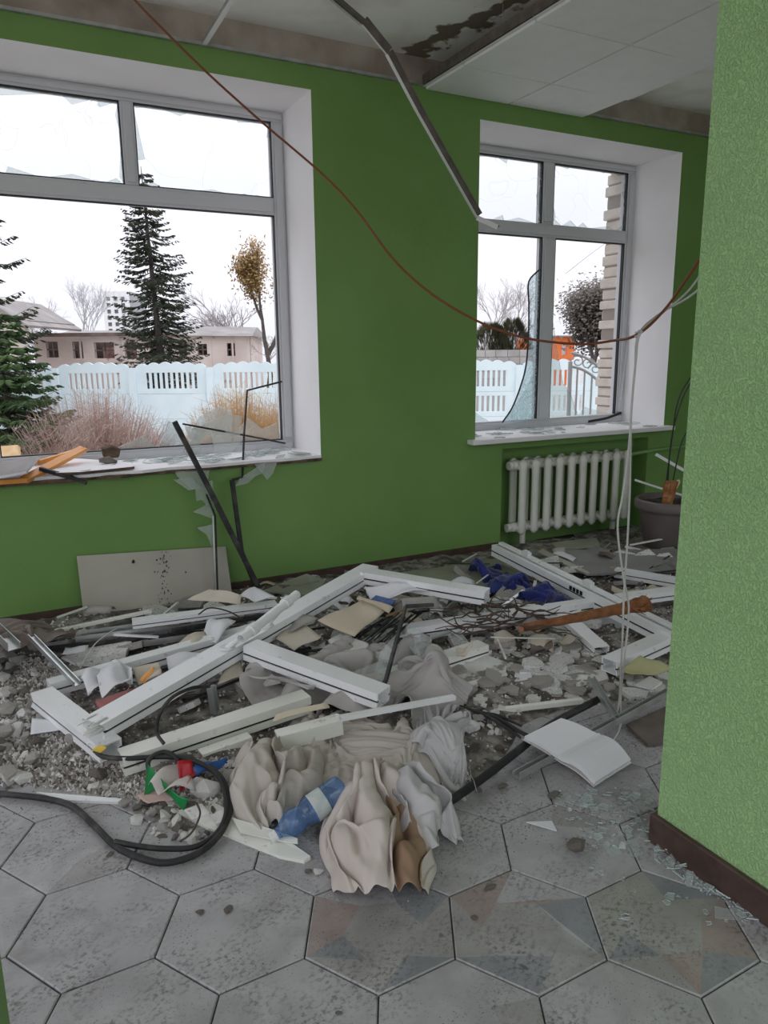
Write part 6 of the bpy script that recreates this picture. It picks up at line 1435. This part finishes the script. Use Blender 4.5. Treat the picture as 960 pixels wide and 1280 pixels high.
def bare_tree(name, label, base, H, seed, m, levels=5, spread=0.55, r0=None, leaf=None, leafn=0, leafs=0.1, up=0.25, kids=(2, 3), parent_cat='tree', first=0.3, group=None, thin=0.70, fluff=1.6):
    r = random.Random(seed); root = thing(name, label, parent_cat, tuple(base), group); tr = MB(); lf = MB()
    def grow(p, d, L, rad_, lv):
        e1 = p + d * L * .5 + Vector((r.uniform(-1, 1), r.uniform(-1, 1), r.uniform(-.3, .5))) * L * .05; e = e1 + (d + Vector((r.uniform(-1, 1), r.uniform(-1, 1), 0.2)) * .15).normalized() * L * .5
        tr.tube([p, e1, e], [rad_, rad_ * .85, rad_ * .65], 5 if lv > 2 else 3, cap=False)
        if leaf and lv <= 2:
            for _ in range(leafn):
                q = p.lerp(e, r.random()) + Vector((r.gauss(0, 1), r.gauss(0, 1), r.gauss(0, 1))) * leafs * fluff; a = Vector((r.gauss(0, 1), r.gauss(0, 1), r.gauss(0, 1))).normalized() * leafs; b2 = a.orthogonal().normalized() * leafs * .6
                lf.add([q - a, q + b2, q + a, q - b2], [(0, 1, 2, 3)])
        if lv == 0: return
        n = r.randint(*kids)
        for k in range(n):
            ang = r.random() * 2 * PI; o_ = d.orthogonal().normalized(); o2 = d.cross(o_); sd_ = (o_ * math.cos(ang) + o2 * math.sin(ang))
            nd = (d + sd_ * spread * r.uniform(.5, 1.3) + Vector((0, 0, up * r.uniform(.2, 1)))).normalized()
            st_ = e if k < 2 else e1; grow(st_, nd, L * r.uniform(.62, .85), rad_ * thin, lv - 1)
    grow(Vector(base), Vector((r.uniform(-.06, .06), r.uniform(-.06, .06), 1)).normalized(), H * first, r0 or H * .014, levels)
    # scale to height
    zmax = max(v[2] for v in tr.v); k_ = H / (zmax - base[2])
    for q in (tr, lf): q.v = [(base[0] + (x - base[0]) * k_, base[1] + (y - base[1]) * k_, base[2] + (z_ - base[2]) * k_) for x, y, z_ in q.v]
    tr.build('branches', m, root)
    if leaf: o = lf.build('leaves', leaf, root); o['kind'] = 'stuff'
    return root
def tree_to(name, label, px, top_py, d, seed, m, **k):
    b = on_ground(px, d); H = ah(px, top_py, d).z - GZ0; return bare_tree(name, label, b, H, seed, m, **k)
tree_to('birch', 'pale bare birch rising behind the burnt building', 107, 340, 62, 11, G['birch'], levels=7, spread=.5, kids=(2, 3), r0=.10, up=.35)
tree_to('bare_tree', 'grey bare tree behind the gabled house', 45, 372, 58, 12, G['bark_grey'], levels=7, spread=.6, r0=.10)
tree_to('bare_tree', 'round bare tree behind the slate roof', 262, 372, 62, 13, G['bark_grey'], levels=7, spread=.6, r0=.10)
tree_to('bare_tree', 'dark branching bare tree beside the slate roof end', 306, 358, 58, 14, G['bark_grey'], levels=6, spread=.55, r0=.16, up=.1)
tree_to('rusty_tree', 'tree with rust-brown leaf clusters at the window edge', 334, 306, 40, 15, G['bark'], levels=5, spread=.42, r0=.14, leaf=G['leaf_rust'], leafn=60, leafs=.075, fluff=2.6, up=.5, first=.22)
tree_to('bare_shrub_tree', 'low tangled bare tree at the end of the burnt building', 330, 415, 44, 16, G['bark_grey'], levels=7, spread=.8, r0=.06)
tree_to('bare_tree', 'fine grey bare tree left of the crazed glass', 612, 348, 45, 17, G['bark_grey'], levels=7, spread=.55, r0=.08)
tree_to('bare_tree', 'fine grey bare tree behind the crazed glass', 650, 350, 48, 18, G['bark_grey'], levels=7, spread=.55, r0=.08)
tree_to('brown_tree', 'dense brown-green tree behind the iron gate', 740, 350, 32, 29, G['bark'], levels=6, spread=.75, r0=.08, leaf=G['leaf_dull'], leafn=26, leafs=.05, fluff=4.0, kids=(3, 3), first=.2, up=.15)
# conifers beyond the block wall
for k, (px, py, R_) in enumerate(((612, 405, 1.1), (640, 400, 1.0))):
    r = random.Random(60 + k); d = 30; b = on_ground(px, d); H = ah(px, py, d).z - GZ0; root = thing('thuja', ['rounded olive conifer beyond the block wall, next to the green wall edge', 'rounded olive conifer beyond the block wall, next to the orange house'][k], 'tree', tuple(b)); mb = MB()
    mb.tube([b, b + Vector((0, 0, H * .9))], [.08, .02], 6); mb.build('trunk', G['bark'], root); fo = MB()
    for i in range(5000):
        t = r.random() ** .8; a = r.random() * 6.283; rr_ = R_ * math.sin(PI * (0.12 + 0.85 * t)) ** .7 * r.uniform(.75, 1.05); q = b + Vector((math.cos(a) * rr_, math.sin(a) * rr_, H * t)); v = Vector((math.cos(a) * .5, math.sin(a) * .5, 1)).normalized() * .16; s_ = v.orthogonal().normalized() * .05
        fo.add([q - v, q + s_, q + v, q - s_], [(0, 1, 2, 3)])
    o = fo.build('foliage', G['thuja'], root); o['kind'] = 'stuff'
# bare shrubs below the big window
def shrub(name, label, px, d, top_py, R_, seed, m, n=420, low=0.0):
    r = random.Random(seed); b = on_ground(px, d); H = ah(px, top_py, d).z - GZ0; root = thing(name, label, 'shrub', tuple(b)); mb = MB()
    for k in range(n):
        a = r.random() * 6.283; l = H * r.uniform(.55, 1.05); sp = r.random() ** .6; rad_ = R_ * sp
        p0 = b + Vector((math.cos(a), math.sin(a), 0)) * (rad_ * .35); p2 = b + Vector((math.cos(a) * rad_, math.sin(a) * rad_, l * (1 - .35 * sp * sp))); p1 = p0.lerp(p2, .5) + Vector((0, 0, .08 * H))
        mb.tube([p0, p1, p2], [.006, .004, .0015], 3, cap=False)
        for j in range(7):
            t = r.uniform(.3, .95); q = p0.lerp(p1, t * 2) if t < .5 else p1.lerp(p2, t * 2 - 1); e = q + Vector((r.gauss(0, 1), r.gauss(0, 1), r.uniform(.2, 1.6))) * .11; mb.tube([q, e], [.0028, .001], 3, cap=False)
    o = mb.build('twigs', m, root); o['kind'] = 'stuff'; return root
shrub('bare_shrub', 'reddish bare shrub in front of the pale fence', 108, 9.5, 488, 1.15, 70, G['twig_red'], 1700)
shrub('golden_shrub', 'golden-brown bare shrub at the right of the large window', 296, 9.5, 478, 0.80, 71, G['twig_gold'], 1200)
shrub('golden_shrub', 'small bare shrub behind the golden-brown one', 345, 10.5, 488, 0.6, 72, G['twig_red'], 500)
b_ = on_ground(222, 45); spruce('small_conifer', 'small yellowish conifer in front of the burnt building wall', b_, ah(222, 440, 45).z - GZ0, .7, 73, G['thuja'], 12, 7, .1, dens=1.5, nl=.06)
mb = MB(); P = [ah(-30, 560, 7.2), ah(22, 556, 7.2), ah(24, 572, 7.1), ah(-30, 578, 7.1)]; mb.slab(P, .05); 
o = mb.build('wooden_board', G['wood'], fix=True); tag(o, 'pale wooden board standing outside below the large window', 'board')

# ---- right window: block wall, orange house, iron gate, wire
bw = thing('block_wall', 'grey block wall beyond the fence', 'wall', tuple(yard(X_at(615, 24), 24, GZ0)))
x = X_at(560, 24); zt_ = Z_at(620, 437, 24); row = 0; z_ = zt_
rr = random.Random(8)
while z_ > zt_ - 1.3:
    xx = x - rr.random() * .3
    while xx < X_at(668, 24):
        wd_ = rr.uniform(.28, .5); mb = MB(); yquad(mb, xx, xx + wd_ - .015, 24, 24.25 + rr.uniform(0, .01), z_ - .22, z_ - .012); mb.build('block', G['stone_wall'], bw); xx += wd_
    z_ -= .225
mb = MB(); yquad(mb, x, X_at(668, 24), 24.03, 24.2, GZ0, zt_ - .01); mb.build('wall_core', G['stone_wall'], bw)
od = 40.0; oh = thing('orange_house', 'bright orange house behind the fence and iron gate', 'house', tuple(yard(X_at(705, od), od, GZ0)))
wz = [(X_at(702, od), X_at(708, od), Z_at(700, 444, od), Z_at(700, 429, od))]
facade(oh, X_at(690, od), X_at(718, od), od, GZ0, Z_at(700, 421, od), wz, G['orange_wall'], None)
mb = MB(); yquad(mb, wz[0][0], wz[0][1], od + .15, od + .2, wz[0][2], wz[0][3]); mb.build('window_pane', G['highrise'], oh)
mb = MB(); yquad(mb, X_at(689, od), X_at(719, od), od - .3, od + 4, Z_at(700, 421, od), Z_at(700, 419.5, od)); mb.build('flat_roof', G['roof_slate'], oh)
facade(oh, X_at(652, od), X_at(668, od), od + 1, GZ0, Z_at(660, 424, od), [], G['orange_wall'], None, name='side_wing')
# iron gate wing with arch and scrolls
gd = 8.0; gate = thing('iron_gate', 'grey wrought-iron gate with an arched top and scrolls', 'gate', tuple(yard(X_at(738, gd), gd, GZ0)))
def gp_(px, py): return ah(px, py, gd)
mb = MB(); mb.tube([Vector((gp_(712, 520).x, gp_(712, 520).y, GZ0)), gp_(713, 452)], .022, 8); mb.build('gate_post', G['iron'], gate)
mb = MB(); mb.tube(catmull([gp_(714, 458), gp_(728, 462), gp_(742, 471), gp_(752, 481), gp_(759, 492)], 5), .014, 8); mb.build('lower_arch', G['iron'], gate)
mb = MB(); mb.tube(catmull([gp_(714, 441), gp_(730, 446), gp_(745, 456), (gp_(754, 465)), gp_(760, 472)], 5), .014, 8); mb.build('upper_arch', G['iron'], gate)
for px, py in ((722, 460), (731, 464), (740, 469), (749, 478), (758, 490)):
    mb = MB(); p = gp_(px, py); mb.tube([Vector((p.x, p.y, GZ0)), p], .010, 6); mb.build('gate_bar', G['iron'], gate)
for px, py, s in ((735, 455, 1), (744, 461, -1), (753, 474, 1), (722, 452, -1)):
    mb = MB(); c = gp_(px, py); pts = []
    for i in range(22):
        a = i * .42; q = .075 * (1 - i / 26); pts.append(c + SIDE * (q * math.cos(a) * s) + Vector((0, 0, q * math.sin(a) * .9)))
    mb.tube(pts, .007, 5); mb.build('scroll', G['iron'], gate)

for o in bpy.data.objects:
    if '_o' in o: del o['_o']
